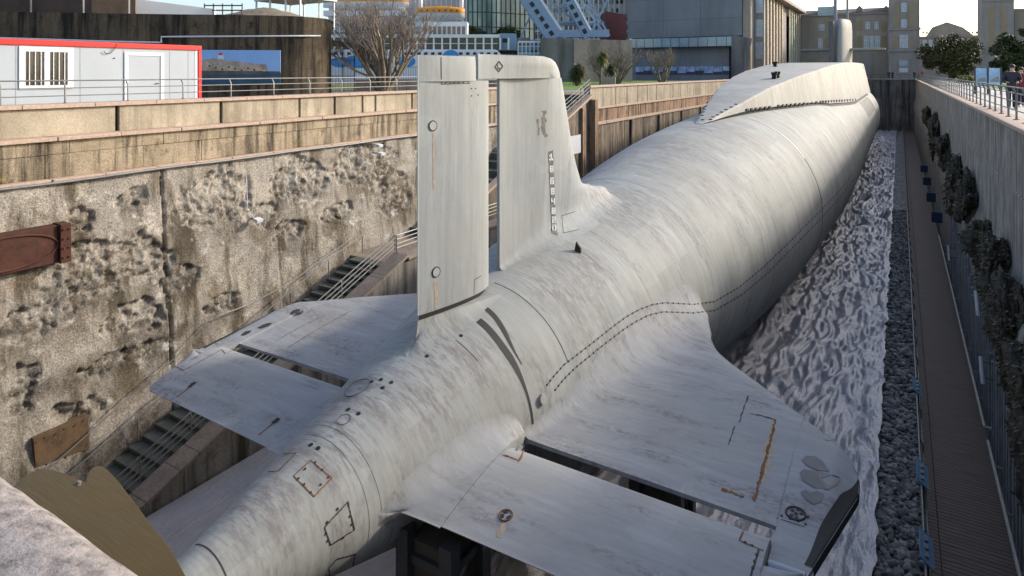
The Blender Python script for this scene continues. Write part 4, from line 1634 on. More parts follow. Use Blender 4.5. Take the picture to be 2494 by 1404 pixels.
for (u, v) in hole_px:
    q, n_ = hit(u, v, .0)
    if q is not None:
        w_ = .0045 * (q - EYE).length
        m_ = MB()
        m_.box(q + Vector((-.06, -w_ * 1.7, -w_ * .34)), q + Vector((.035, w_ * 1.7, w_ * .34)))
        m_.build('flood_hole', 'black', cas)
for (u, v) in [(1731, 291), (1737, 285), (1748, 280), (1758, 273), (1769, 267), (1781, 261), (1793, 254), (1712, 292), (1711, 281), (1714, 273), (1717, 266), (1720, 259), (1724, 250)]:
    q, n_ = hit(u, v, .0)
    if q is not None:
        MB().box(q + Vector((-.08, -.12, -.03)), q + Vector((.08, .12, .02))).build('deck_hole', 'black', cas)
for (u, v) in ((1888, 163), (1774, 193), (1886, 193), (1893, 191)):
    # bitts on the casing top
    for D_ in [30 + .25 * k for k in range(300)]:
        p = at(u, v, D_)
        if 35 < p.y < 140 and abs(p.x - HX) < interp(p.y, wtop) and p.z <= interp(p.y, htop):
            b = MB()
            b.box(p + Vector((-.16, -.2, -.05)), p + Vector((.16, .2, .42)))
            b.tube([p + Vector((-.22, 0, .42)), p + Vector((.22, 0, .42))], .10, 8)
            b.build('bitt', 'black', cas)
            break
b = MB()
b.box((HX + 3.48, 122, 2.35), (HX + 3.62, 134, 2.55))
b.build('name_strip', 'plane', cas)

# sail with planes and masts
sail_pts = []
rows_ = []
for z, k_, dy in ((2.6, 1.0, 0), (5, 1.0, 0), (7.5, 1.0, .2), (9.6, .98, .5), (10.8, .93, .9), (11.35, .8, 1.3), (11.5, .5, 1.8)):
    row = []
    for q in range(36):
        a = 2 * math.pi * q / 36
        cx = 1.62 * k_ * math.sin(a) * (1 - .18 * math.cos(a))
        cyy = 135 + dy * .6 - 6.2 * k_ * math.cos(a)
        row.append((HX + cx - .1, cyy, z))
    rows_.append(row)
b = MB().grid(rows_, True)
b.f.append(tuple(len(b.v) - 36 + k for k in range(36)))
sail = b.build('sail', 'casing', sub, smooth=True, angle=50)
b = MB()
b.box((HX - 1.75, 128.4, 2.6), (HX - .95, 129.6, 10.9))  # dark box painting in the shaded port side of the sail's aft end
b.build('aft_shade', 'strip', sail, bevel=.2)
for sg in (1, -1):
    b = MB()
    b.prism([(HX + sg * 1.3, 133.2, 5.75), (HX + sg * 7.0, 133.8, 5.75), (HX + sg * 7.0, 136.2, 5.75), (HX + sg * 1.3, 136.8, 5.75)], (0, 0, .32))
    b.build('sail_plane', 'casing', sail, bevel=.1)
for (u, r_) in ((2035, .28), (2064, .22)):
    p = at(u, 60, 120)
    b = MB()
    b.tube([(p.x, 133.5 if u < 2050 else 135, 9), (p.x, 133.5 if u < 2050 else 135, 22)], r_, 10)
    b.build('mast', 'casing' if u > 2050 else 'plane', sail, smooth=True, angle=40)
# louvred intake slots near the bow
for k in range(11):
    ring('intake_slot', 95 + k * 2.0, 20, 41, .34, 'seam', .02, 20)
ring('bow_band', 117.5, 2, 40, .5, 'casing', .05, 20)

# stands under the tail
st0 = None
for (x, y, lab) in ((-7.4, 9.8, 'dark steel support tower under the starboard elevator'), (-9.2, 16.0, 'dark steel support tower under the tail of the submarine'), (-5.0, 15.5, 'dark steel support tower under the starboard stabilizer')):
    if st0 is None:
        st0 = t = empty('support_tower', (x, y, FZ), lab, 'support', 'support towers under the submarine')
        b = MB()
        for dx in (-.5, .5):
            for dy in (-.5, .5):
                b.beam((x + dx, y + dy, FZ), (x + dx, y + dy, -6.75), .28, .28)
        b.build('leg', 'darksteel', t)
        b = MB()
        for z in (-11.5, -9.5, -7.3):
            for dx in (-.5, .5):
                b.beam((x + dx, y - .5, z), (x + dx, y + .5, z), .1, .16)
                b.beam((x - .5, y + dx, z), (x + .5, y + dx, z), .1, .16)
        for dx in (-.5, .5):
            b.beam((x + dx, y - .5, -11.5), (x + dx, y + .5, -9.5), .08, .08)
            b.beam((x + dx, y + .5, -9.5), (x + dx, y - .5, -7.3), .08, .08)
        b.build('brace', 'darksteel', t)
        b = MB()
        b.box((x - .45, y - .45, FZ), (x + .45, y + .45, -7.0))
        b.build('core', flat('dark_concrete_core', (.06, .058, .05), .9), t)
    else:
        dup(st0, (x, y, FZ), None, lab)
t = empty('keel_block', (HX, 70, FZ), 'row of low dark keel blocks under the submarine hull', 'keel block')
b = MB()
for k in range(30):
    y = 20 + k * 4
    b.box((HX - .8, y, FZ), (HX + .8, y + 1.4, HZ - hr(y) + .15 if hr(y) < 5.8 else FZ + .3))
b.build('blocks', 'floor', t)
t = empty('access_steps', (-8.6, 8, FZ), 'dark steel steps with railing down beside the tail cone at the bottom edge', 'steps')
b = MB()
for k in range(9):
    b.box((-9.4, 8.6 + k * .32, FZ + .25 + k * .2), (-8.3, 8.9 + k * .32, FZ + .3 + k * .2))
b.build('tread', 'darksteel', t)
b = MB()
for x in (-9.4, -8.3):
    for k in (0, 4, 8):
        b.tube([(x, 8.7 + k * .32, FZ + .3 + k * .2), (x, 8.7 + k * .32, FZ + 1.3 + k * .2)], .03, 6)
    for h_ in (.55, 1.0):
        b.tube([(x, 8.7, FZ + .3 + h_), (x, 11.3, FZ + 1.9 + h_)], .028, 6)
b.build('rail', 'darksteel', t)

# ================================================================== LEFT QUAY
t = empty('site_cabin', (-33.4, 14.5, 0), 'pale grey site cabin with bright red roof trim and corner post on the left quay', 'cabin')
CXF = -32.0
MB().box((-34.9, 7.0, .1), (CXF, 20.75, 2.86)).build('wall_panel', 'cabin', t)
b = MB()
b.box((-35.0, 6.9, 2.84), (CXF + .07, 20.95, 3.1))
b.build('roof_trim', 'red', t, bevel=.03)
b = MB()
b.box((CXF - .12, 20.76, .0), (CXF + .06, 20.95, 2.84))
b.build('corner_post', 'red', t, bevel=.02)
MB().box((-35.0, 20.76, 0), (-34.85, 20.95, 2.84)).build('corner_post', 'red', t, bevel=.02)
b = MB()
for y in (11.9, 12.5, 15.0, 16.9, 19.2, 20.2):
    b.box((CXF, y, .15), (CXF + .006, y + .03, 2.84))
b.build('panel_joint', flat('joint_grey', (.24, .265, .30), .5), t)
b = MB()
b.box((CXF, 20.6, .1), (CXF + .015, 20.75, 2.83))
b.build('edge_strip', 'white', t)
fr = MB()
fr.box((CXF, 12.62, .95), (CXF + .05, 14.72, 1.12))
fr.box((CXF, 12.62, 2.58), (CXF + .05, 14.72, 2.80))
fr.box((CXF, 12.62, 1.12), (CXF + .05, 12.86, 2.58))
fr.box((CXF, 14.48, 1.12), (CXF + .05, 14.72, 2.58))
fr.box((CXF, 13.56, 1.12), (CXF + .05, 13.78, 2.58))
fo = fr.build('window', 'white', t, bevel=.01)
MB().box((CXF - .04, 12.86, 1.12), (CXF + .012, 14.48, 2.58)).build('pane', 'glassdark', fo)
b = MB()
for y in (12.98, 13.2, 13.42, 13.9, 14.12, 14.34):
    b.box((CXF + .03, y, 1.12), (CXF + .06, y + .035, 2.58))
b.build('bar', 'white', fo)
dr = MB()
dr.box((CXF, 16.95, .1), (CXF + .05, 17.13, 2.66))
dr.box((CXF, 18.72, .1), (CXF + .05, 18.9, 2.66))
dr.box((CXF, 17.13, 2.5), (CXF + .05, 18.72, 2.66))
do = dr.build('door_frame', 'white', t, bevel=.01)
MB().box((CXF - .02, 17.13, .1), (CXF + .015, 18.72, 2.5)).build('door', 'cabin', do)
b = MB()
b.tube([(CXF + .06, 18.45, 1.12), (CXF + .06, 18.62, 1.12)], .025, 6)
b.build('handle', 'black', do)
b = MB()
b.tube([atX(u, v, CXF + .08) for u, v in ((285, 108), (277, 122), (268, 131), (258, 131), (253, 125))], .018, 5)
b.tube([(CXF + .0, 16.5, 2.36), (CXF + .05, 16.5, 2.36)], .03, 6)
b.build('cable_stub', 'seam', t)

# curved fort wall behind the cabin
FT = 5.5
def D_fort(u):
    return interp(u, [(-250, 38.6), (0, 40.6), (400, 42.3), (640, 43.2), (720, 43.9), (765, 44.8), (795, 46.0), (806, 48), (808, 55), (800, 70)])


fw = empty('fort_wall', at(400, 200, 43) * 1.0, 'dark stained curved concrete fort wall behind the red trimmed cabin', 'wall')
us = [-250 + 15 * k for k in range(69)] + [790, 795, 800, 804, 806]
fp = []
for u in us:
    p = at(u, 176, D_fort(u))
    fp.append((p.x, p.y))
e1 = at(807, 176, 55)
e2 = at(800, 176, 75)
fp += [(e1.x, e1.y), (e2.x, e2.y)]
rows_ = []
for (x, y) in fp:
    row = []
    for k in range(12):
        z = FT * k / 11
        row.append((x, y, z))
    row.append((x - .6 * .6, y + .6, FT))
    rows_.append(row)
MB().grid(rows_).build('wall_face', 'fort', fw, smooth=True, angle=40)
b = MB()
top_poly = [(x, y, FT - .01) for x, y in fp] + [(-70, 80, FT - .01), (-80, 20, FT - .01)]
b.add(top_poly, [tuple(range(len(top_poly)))])
b.build('wall_top', 'fort', fw)


def onfort(u, v, off=-.1):
    return at(u, v, D_fort(u) + off)


b = MB()
b.tube([onfort(u, v) for u, v in ((-120, 90), (0, 93), (130, 97), (250, 101), (388, 104))] + [onfort(393, 104)] + [onfort(393, 90)] + [onfort(u, 90 - (u - 393) * .006) for u in range(430, 800, 25)], .06, 6)
b.build('conduit', 'white', fw)
# harbour photo poster on the fort wall (plain generic picture: sky, sea wall, water)
tl, tr_, brr, bl = onfort(488, 122, -.18), onfort(683, 123, -.18), onfort(683, 206, -.18), onfort(488, 206, -.18)
t = empty('photo_hoarding', bl, 'large harbour photo hoarding with blue sky and stone sea fort on the fort wall', 'poster')


def bil(a, c):
    return tl.lerp(tr_, a).lerp(bl.lerp(brr, a), c)


fwd = Vector((SY, -CY, 0)) * 1.0
k_ = NT('hoarding_sky')
MB().prism([bil(0, 0), bil(1, 0), bil(1, .66), bil(0, .66)], -fwd * .05).build('sky_print', k_.out(k_.ramp(k_.noise(.3), (.3, (.17, .33, .62)), (.7, (.26, .44, .72))), .5), t)
MB().prism([bil(0, .66), bil(1, .66), bil(1, 1), bil(0, 1)], -fwd * .05).build('water_print', flat('hoarding_water', (.02, .07, .12), .5, 0, .4, 1), t)
off = fwd * .012
fpoly = [(0, .32), (.08, .27), (.17, .24), (.22, .26), (.3, .3), (.45, .33), (.55, .36), (.7, .40), (.82, .42), (.84, .60), (.84, .64), (0, .66)]
MB().prism([bil(*q) + off for q in fpoly], -fwd * .03).build('fort_print', flat('hoarding_stone', (.36, .30, .24), .8, 0, .45, 2.5), t)
MB().prism([bil(*q) + off * 1.6 for q in ((0, .60), (1, .62), (1, .68), (0, .74))], -fwd * .03).build('shore_print', flat('hoarding_shore', (.10, .085, .07), .8, 0, .4, 2), t)
MB().prism([bil(*q) + off * 1.4 for q in ((.215, .24), (.22, .13), (.28, .13), (.285, .27))], -fwd * .03).build('lighthouse_print', 'white', t)
MB().prism([bil(*q) + off * 1.8 for q in ((.225, .15), (.232, .085), (.268, .085), (.275, .15))], -fwd * .03).build('lantern_print', 'red', t)
b = MB()
for i in range(9):
    a = .1 + .08 * i
    c = .44 + .04 * (i % 3) + .01 * i
    b.prism([bil(a, c) + off * 1.5, bil(a + .022, c) + off * 1.5, bil(a + .022, c + .05) + off * 1.5, bil(a, c + .05) + off * 1.5], -fwd * .02)
b.build('opening_print', 'seam', t)

# things standing on the fort
t = empty('board_fence', at(150, 30, 44), 'brown and tan board fence with thin posts on top of the dark fort wall', 'fence')
b = MB()
b.add([at(u, 0, 43.2 + u * .0035) * 1.0 for u in (-150, 75, 210)], [])
b = MB()
for u0, u1, v0, mat_ in ((-150, 222, 27, 'a'),):
    p, q = at(u0, 33, 42.2), at(u1, 33, 43.4)
    b.prism([Vector((p.x, p.y, FT - .02)), Vector((q.x, q.y, FT - .02)), Vector((q.x, q.y, FT + 1.6)), Vector((p.x, p.y, FT + 1.6))], (-.05, .06, 0))
b.build('dark_board', flat('dark_brown_board', (.075, .05, .038), .85, 0, .3, .8), t)
b = MB()
p, q = at(223, 33, 43.4), at(330, 33, 43.8)
b.prism([Vector((p.x, p.y, FT - .02)), Vector((q.x, q.y, FT - .02)), Vector((q.x, q.y, FT + 1.6)), Vector((p.x, p.y, FT + 1.6))], (-.05, .06, 0))
b.build('tan_board', 'tanboard', t)
b = MB()
for u in (75, 203, 314):
    p = at(u, 33, 42.7)
    b.beam((p.x, p.y, FT - .2), (p.x, p.y, FT + 1.8), .1, .1)
b.build('post', 'steel', t)
b = MB()
p, q = at(331, 33, 45), at(520, 33, 47)
b.prism([Vector((p.x, p.y, FT - .02)), Vector((q.x, q.y, FT - .02)), Vector((q.x, q.y, FT + .8)), Vector((p.x, p.y, FT + 1.3))], (-.3, .4, 0))
tag(b.build('low_wall', 'shipwhite'), 'low pale wall on the fort behind the board fence', 'wall')
b = MB()
p, q = at(345, 33, 44.2), at(505, 33, 45)
railp = [p.lerp(q, k / 3) for k in range(4)]
railing('fort_railing', (q.x, q.y, FT), 'black railing with sloping top on the fort beside the pale canopy', [(at(u, 33, 47).x, at(u, 33, 47).y, FT) for u in (498, 520, 542, 565, 590)], (.35, .7, 1.05), 'darksteel', h=1.2, post_r=.05, rail_r=.05)
rows_ = []
c = at(640, 30, 50)
for i in range(15):
    rr = 5.0 * i / 14
    rows_.append([(c.x + rr * math.cos(a), c.y + rr * math.sin(a) * .8, FT - .05 + 1.2 * max(0, (1 - (rr / 5) ** 1.5)) + .15 * noise.noise(Vector((a * 2, rr, 0)))) for a in [k * math.pi / 12 for k in range(24)]])
tag(MB().grid(rows_, True).build('earth_mound', flat('dry_earth', (.20, .16, .11), .95, 0, .35, 2), smooth=True), kind='structure')
t = empty('canopy', at(700, 20, 56), 'white flat canopy on thin posts on top of the fort', 'canopy')
b = MB()
p = at(690, 5, 56)
b.box((p.x - 2.6, p.y - 1, 7.9), (p.x + 3.4, p.y + 3, 8.1))
b.build('roof', 'white', t)
b = MB()
for dx in (-2.4, -.6, 1.4, 3.2):
    for dy in (-.9, 2.8):
        b.beam((p.x + dx, p.y + dy, FT - .1), (p.x + dx, p.y + dy, 7.9), .12, .12)
b.build('post', 'white', t)
# gate right of the fort
t = empty('iron_gate', at(835, 200, 49), 'tall dark iron gate with arched top between the fort and the bare tree', 'gate')
p, q = at(806, 200, 47.5), at(864, 200, 48.5)
b = MB()
for k in range(17):
    c = p.lerp(q, k / 16)
    hh = 3.0 + .55 * math.sin(math.pi * k / 32)
    b.tube([(c.x, c.y, 0), (c.x, c.y, hh + .2)], .018 if k % 8 else .05, 5)
b.build('bars', 'darksteel', t)
b = MB()
for z in (.3, 1.4, 2.6):
    b.beam((p.x, p.y, z), (q.x, q.y, z), .04, .06)
b.tube([(p.lerp(q, k / 12).x, p.lerp(q, k / 12).y, 3.0 + .55 * math.sin(math.pi * k / 24)) for k in range(13)], .03, 5)
b.build('frame', 'darksteel', t)
t = empty('garden_wall', at(930, 205, 58), 'low brown garden wall with dark fence behind the bare tree', 'wall')
p, q = at(866, 200, 57), at(1260, 200, 62)
MB().prism([Vector((p.x, p.y, 0)), Vector((q.x, q.y, 0)), Vector((q.x, q.y, 1.05)), Vector((p.x, p.y, 1.05))], (-.2, .3, 0)).build('wall_body', 'lowconc', t)
b = MB()
for k in range(70):
    c = p.lerp(q, k / 69)
    b.tube([(c.x, c.y + .1, 1.05), (c.x, c.y + .1, 2.2)], .02, 4)
b.beam((p.x, p.y + .1, 2.15), (q.x, q.y + .1, 2.15), .04, .05)
b.build('fence_bars', 'darksteel', t)


# ------------------------------------------------------------------ trees
def bare_tree(name, base, height, spread, stems, seed, label, levels=5, twig=.012):
    r_ = random.Random(seed)
    t_ = empty(name, base, label, 'tree', 'bare trees on the left quay')
    tr, tw = MB(), MB()

    def grow(p, d, L, rad, lev):
        n = 4
        pts = [p]
        q = p.copy()
        dd = d.copy()
        for i in range(n):
            dd = (dd + Vector((r_.uniform(-.14, .14), r_.uniform(-.14, .14), r_.uniform(-.02, .12)))).normalized()
            q = q + dd * L / n
            pts.append(q.copy())
        rs = [rad * (1 - .38 * i / n) for i in range(n + 1)]
        (tr if lev < 2 else tw).tube(pts, rs, 6 if lev < 2 else 3, cap=False)
        if lev >= levels:
            return
        kids = 3 if lev < 2 else r_.choice((3, 4))
        for k in range(kids):
            f = r_.uniform(.45, 1.0) if k else 1.0
            pp = pts[min(n, int(f * n))]
            ax = Vector((r_.uniform(-1, 1), r_.uniform(-1, 1), r_.uniform(-.25, .55))).normalized()
            nd = (dd * 1.0 + ax * (.62 if k else .3)).normalized()
            grow(pp, nd, L * r_.uniform(.55, .78), max(twig, rad * .55), lev + 1)
    for s in range(stems):
        a = 2 * math.pi * s / stems + r_.uniform(-.3, .3)
        tilt = spread * r_.uniform(.35, 1.0)
        d = Vector((math.cos(a) * tilt, math.sin(a) * tilt, 1)).normalized()
        grow(Vector(base) + Vector((math.cos(a) * .2, math.sin(a) * .2, 0)), d, height * .36, height * .022, 0)
    tr.build('trunk', 'bark', t_, smooth=True)
    tw.build('crown', 'twig', t_)
    return t_


p = at(932, 200, 50)
bare_tree('bare_tree', (p.x, p.y, 0), 8.8, .95, 11, 3, 'large bare multi stemmed tree in front of the ship left of the rudder', 5, .011)
for (u, D_, h_, lab, sd) in ((1505, 92, 6.6, 'bare winter tree in front of the low concrete wall right of the palms', 5), (1612, 92, 6.2, 'bare winter tree in front of the museum posters', 8), (1470, 95, 6.4, 'thin bare tree behind the tall palm', 11)):
    p = at(u, 200, D_)
    bare_tree('bare_tree', (p.x, p.y, 0), h_, .7, 7, sd, lab, 4, .022)


def palm(base, h_, heads, seed, label, leaf='leaf_yel', lr=1.3):
    r_ = random.Random(seed)
    t_ = empty('palm_tree', base, label, 'palm', 'palms by the stairs')
    tr, lf = MB(), MB()
    bv = Vector(base)
    for k in range(heads):
        d = Vector((r_.uniform(-.5, .5), r_.uniform(-.5, .5), 0)) * (1 if heads > 1 else .2)
        hh = h_ * r_.uniform(.7, 1)
        c = bv + d * hh * .35 + Vector((0, 0, hh))
        tr.tube([bv, bv + d * hh * .15 + Vector((0, 0, hh * .5)), c], [.16, .12, .1], 7)
        for i in range(170):
            dr = Vector((r_.gauss(0, 1), r_.gauss(0, 1), r_.gauss(.15, .8))).normalized()
            L = lr * r_.uniform(.6, 1)
            sd = dr.cross(Vector((0, 0, 1)))
            if sd.length < .1:
                continue
            sd = sd.normalized() * .05
            m_ = c + dr * L * .6
            e = c + dr * L + Vector((0, 0, -L * .35))
            o = len(lf.v)
            lf.v += [c - sd * .5, c + sd * .5, m_ + sd, m_ - sd, e]
            lf.f += [(o, o + 1, o + 2, o + 3), (o + 3, o + 2, o + 4)]
    tr.build('trunk', 'bark', t_, smooth=True)
    lf.build('crown', leaf, t_, recalc=False)


p = at(1405, 200, 78)
palm((p.x, p.y, 0), 2.1, 5, 2, 'squat bushy green palm right of the tail fin', 'leaf_mid', 1.5)
p = at(1462, 200, 82)
palm((p.x, p.y, 0), 3.9, 2, 5, 'slim tall palm with drooping yellow green leaves beside the squat palm', 'leaf_yel', 1.3)
p = at(1492, 200, 86)
palm((p.x, p.y, 0), 2.6, 2, 9, 'small dark palm between the tall palm and the bare tree', 'leaf_mid', 1.1)
b = MB()
p = at(1482, 198, 80)
b.box((p.x - .9, p.y, 0), (p.x + .9, p.y + .1, 1.1))
t = tag(b.build('lawn_sign', 'granite_pink'), 'small square frame standing on the lawn below the palms', 'frame')


def leafy_tree(name, c, rx, rz, n, leaf, label, seed, lsz=.42, group='leafy trees on the right quay'):
    r_ = random.Random(seed)
    c = Vector(c)
    t_ = empty(name, (c.x, c.y, 0), label, 'tree', group)
    tr = MB()
    tr.tube([(c.x, c.y, -.05), (c.x + .1, c.y, c.z * .5), (c.x, c.y, c.z)], [rx * .09, rx * .07, rx * .04], 8)
    for k in range(9):
        a = k * .7
        tr.tube([(c.x, c.y, c.z * .45), (c.x + math.cos(a) * rx * .35, c.y + math.sin(a) * rx * .35, c.z * .8), (c.x + math.cos(a) * rx * .7, c.y + math.sin(a) * rx * .7, c.z + rz * r_.uniform(-.2, .5))], [rx * .04, rx * .025, .03], 5)
    tr.build('trunk', 'bark', t_, smooth=True)
    lf = MB()
    clumps = []
    for k in range(70):
        d = Vector((r_.gauss(0, 1), r_.gauss(0, 1), r_.gauss(0, 1))).normalized() * r_.uniform(.35, .98)
        clumps.append((c + Vector((d.x * rx, d.y * rx, d.z * rz)), r_.uniform(.14, .30) * rx))
    for i in range(n):
        cc, cr = r_.choice(clumps)
        d = Vector((r_.gauss(0, 1), r_.gauss(0, 1), r_.gauss(0, 1))).normalized() * cr * r_.random() ** .4
        p_ = cc + d
        if p_.z < .4:
            continue
        a = Vector((r_.uniform(-1, 1), r_.uniform(-1, 1), r_.uniform(-1, 1))).normalized()
        q_ = a.cross(Vector((r_.uniform(-1, 1), r_.uniform(-1, 1), r_.uniform(-1, 1)))).normalized()
        s = lsz * r_.uniform(.5, 1)
        o = len(lf.v)
        lf.v += [p_ - a * s, p_ + q_ * s * .5, p_ + a * s, p_ - q_ * s * .5]
        lf.f.append((o, o + 1, o + 2, o + 3))
    lf.build('crown', leaf, t_, recalc=False)


p = at(2316, 176, 140)
leafy_tree('leafy_tree', (p.x, p.y, 4.9), 6.2, 4.2, 14000, 'leaf_mid', 'round dark green tree before the pedimented building', 4, .38)
p = at(2486, 176, 84)
leafy_tree('leafy_tree', (p.x, p.y, 3.9), 3.3, 3.3, 10000, 'leaf', 'dark evergreen tree at the right edge behind the walkers', 6, .3)
rows_ = []
b = MB()
p = at(2362, 190, 110)
b2 = MB()
r_ = random.Random(3)
for i in range(5000):
    q = Vector((p.x + r_.uniform(-1.4, 6), p.y + r_.uniform(-10, 6), r_.random() ** .7 * 1.1))
    a = Vector((r_.uniform(-1, 1), r_.uniform(-1, 1), r_.uniform(-1, 1))).normalized() * .2
    c = a.orthogonal() * .6
    o = len(b2.v)
    b2.v += [q - a, q + c, q + a, q - c]
    b2.f.append((o, o + 1, o + 2, o + 3))
tag(b2.build('hedge', 'leaf_yel', recalc=False), 'low sunlit yellow green hedge below the round tree', 'hedge')

# ================================================================== SHIP, CRANE, MUSEUM, BUILDINGS
def frame_box(mb, c, ex, ey, u0, u1, z0, z1, dep=0):
    """box on a facade: c origin, ex along, ey outward normal"""
    P = [c + ex * u0, c + ex * u1]
    mb.prism([P[0] + Vector((0, 0, z0)), P[1] + Vector((0, 0, z0)), P[1] + Vector((0, 0, z1)), P[0] + Vector((0, 0, z1))], ey * dep)


RV = Vector((CY, SY, 0))      # to the right in the picture
FV = Vector((-SY, CY, 0))     # away from the camera
# cruise ship far behind
D0 = 150
so = at(1160, 200, D0)
so.z = 0
ship = empty('cruise_ship', so, 'large white cruise ship moored behind the quay', 'ship')
sc = D0 / F_PX
zz = lambda v: CAM_Z - (v - V_H) * sc
uu = lambda u: (u - 1160) * sc
b = MB()
frame_box(b, so + FV * 4, RV, FV, uu(770), uu(1560), -2, zz(128), 18)
hullb = b.build('ship_hull', 'shipwhite', ship)
b = MB()
for k in range(9):
    v1 = 118 - k * 22
    frame_box(b, so + FV * (5 + .5 * k), RV, FV, uu(780), uu(1550), zz(v1), zz(v1 - 3), 14)
b.build('deck_slab', 'shipwhite', ship)
b = MB()
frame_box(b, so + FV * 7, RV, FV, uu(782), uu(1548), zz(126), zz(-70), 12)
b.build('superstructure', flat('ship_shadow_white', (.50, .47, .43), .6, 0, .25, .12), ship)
for k in range(6):
    v1 = 116 - k * 22
    for j in range(24):
        u = 1285 + j * 10.8
        if rnd.random() < .68:
            b = MB()
            frame_box(b, so + FV * 6.96, RV, FV, uu(u), uu(u + 7), zz(v1 - 4), zz(v1 - 14), -.05)
            b.build('cabin_window', 'glassdark', ship)
b = MB()
for j in range(60):
    u = 786 + j * 12.8
    frame_box(b, so + FV * 5.2, RV, FV, uu(u), uu(u + 1.6), zz(126), zz(-60), -.2)
b.build('balcony_dividers', 'shipwhite', ship)
lb0 = None
for (ua, ub, va, vb, lab) in ((795, 1000, -22, 16, 'orange and white lifeboat above the bare tree'), (1016, 1134, 6, 42, 'orange and white lifeboat beside the glass building')):
    c = so - FV * 2.6 + RV * uu((ua + ub) / 2)
    c.z = zz((va + vb) / 2 + 12)
    L = uu(ub) - uu(ua)
    t = empty('lifeboat', c, lab, 'lifeboat', 'lifeboats on the cruise ship')
    for nm, z0_, z1_, mat_ in (('hull', -1.9, .0, 'shipwhite'), ('canopy', .0, 1.7, 'orange')):
        rows_ = []
        for i in range(21):
            s = -1 + 2 * i / 20
            w = 1.6 * math.sqrt(max(0, 1 - abs(s) ** 4))
            row = []
            for k in range(11):
                a = math.pi * k / 10
                if nm == 'hull':
                    z = -1.9 * math.sin(a) * (1 - .35 * s * s)
                else:
                    z = 1.7 * math.sin(a) ** .7 * (1 - .3 * s * s)
                row.append(c + RV * (s * L / 2) - FV * (w * math.cos(a)) + Vector((0, 0, z)))
            rows_.append(row)
        MB().grid(rows_).build(nm, mat_, t, smooth=True, angle=50)
    b = MB()
    for j in range(7):
        q = c + RV * (L * (-.36 + .12 * j)) - FV * 1.52 + Vector((0, 0, .55))
        b.box(q - Vector((.16, .16, .16)), q + Vector((.16, .16, .16)))
    b.build('porthole', 'seam', t)
    b = MB()
    for s in (-.42, .42):
        q = c + RV * (L * s)
        b.beam(q + Vector((0, 0, -3.4)), q + FV * 4 + Vector((0, 0, -3.4)), .8, .8)
        b.beam(q + FV * 2 + Vector((0, 0, -3.4)), q + FV * 2 + Vector((0, 0, 4)), .8, .6)
    b.beam(c - RV * L * .48 + Vector((0, 0, -2.6)), c + RV * L * .48 + Vector((0, 0, -2.6)), 2.4, 1.2)
    b.build('davit', 'shipwhite', t)

# white passenger vessel with window gallery, nearer
D1 = 112
so = at(1000, 200, D1)
so.z = 0
sc1 = D1 / F_PX
zz = lambda v: CAM_Z - (v - V_H) * sc1
uu = lambda u: (u - 1000) * sc1
t = empty('passenger_boat', so, 'white passenger boat with a long window gallery and blue painted bow behind the bare tree', 'boat')
b = MB()
poly = [(800, 215), (1250, 215), (1225, 137), (1208, 121), (800, 121)]
b.prism([so + RV * uu(u) + Vector((0, 0, zz(v))) for u, v in poly], FV * 10)
b.build('boat_hull', 'shipwhite', t, bevel=.2)
b = MB()
frame_box(b, so + FV * .6, RV, FV, uu(800), uu(1214), zz(121), zz(92), 8)
b.build('gallery_glass', 'glassdark', t)
b = MB()
frame_box(b, so + FV * .3, RV, FV, uu(800), uu(1216), zz(92), zz(84), 9)
for k in range(22):
    u = 810 + k * 20.3
    frame_box(b, so + FV * .4, RV, FV, uu(u), uu(u + 4.2), zz(121), zz(92), .5)
frame_box(b, so + FV * .45, RV, FV, uu(800), uu(1212), zz(107), zz(105.5), .3)
b.build('gallery_frame', 'shipwhite', t)
for k in range(24):
    u = 812 + k * 17
    b = MB()
    frame_box(b, so, RV, FV, uu(u), uu(u + 8.5), zz(134), zz(128), -.04)
    b.build('hull_window', 'seam', t)
for (cu, cv, ru, rv) in ((1098, 139, 20, 17), (880, 150, 42, 16), (830, 152, 26, 13), (915, 125, 12, 26), (990, 150, 22, 14)):
    b = MB()
    b.prism([so + RV * uu(cu + ru * math.cos(a)) + Vector((0, 0, zz(cv - rv * math.sin(a)))) - FV * .02 for a in [k * math.pi / 12 for k in range(24)]], -FV * .03)
    b.build('blue_painting', 'shipblue', t)
b = MB()
frame_box(b, so + FV * 3, RV, FV, uu(1020), uu(1135), zz(88), zz(50), 4)
b.build('upper_cabin', 'shipwhite', t)
b = MB()
for k in range(9):
    frame_box(b, so + FV * 2.95, RV, FV, uu(1026 + k * 12), uu(1034 + k * 12), zz(82), zz(62), -.05)
b.build('upper_window', flat('warm_cabin_shade', (.22, .16, .11), .6, 0, .4, .8), t)

# glass building
D2 = 132
so = at(1140, 200, D2)
so.z = 0
sc2 = D2 / F_PX
zz = lambda v: CAM_Z - (v - V_H) * sc2
t = empty('glass_building', so, 'curved green glass building behind the passenger boat', 'building')
rows_, pts = [], []
for k in range(15):
    u = 1140 + 11.5 * k
    dd = D2 + 8 * (1 - math.cos(math.pi * .5 * k / 14)) * .9
    p = at(u, 176, dd)
    pts.append(p)
    rows_.append([(p.x, p.y, 0), (p.x, p.y, 24)])
k_ = NT('tinted_facade_glass')
o_ = k_.noise(.25, 3, .5, k_.map((1, 1, .3)))
MB().grid(rows_).build('glass', k_.out(k_.ramp(o_, (.35, (.05, .10, .08)), (.5, (.20, .30, .24)), (.62, (.50, .52, .42))), .18, 0, .7), t)
b = MB()
for p in pts:
    b.beam((p.x, p.y, 0), (p.x, p.y, 24), .22, .22)
for z in (11, 14, 17.5, 21):
    b.tube([(p.x, p.y, z) for p in pts], .1, 4)
b.build('mullions', flat('dark_green_mullion', (.04, .055, .05), .5), t)
b = MB()
r_ = random.Random(9)
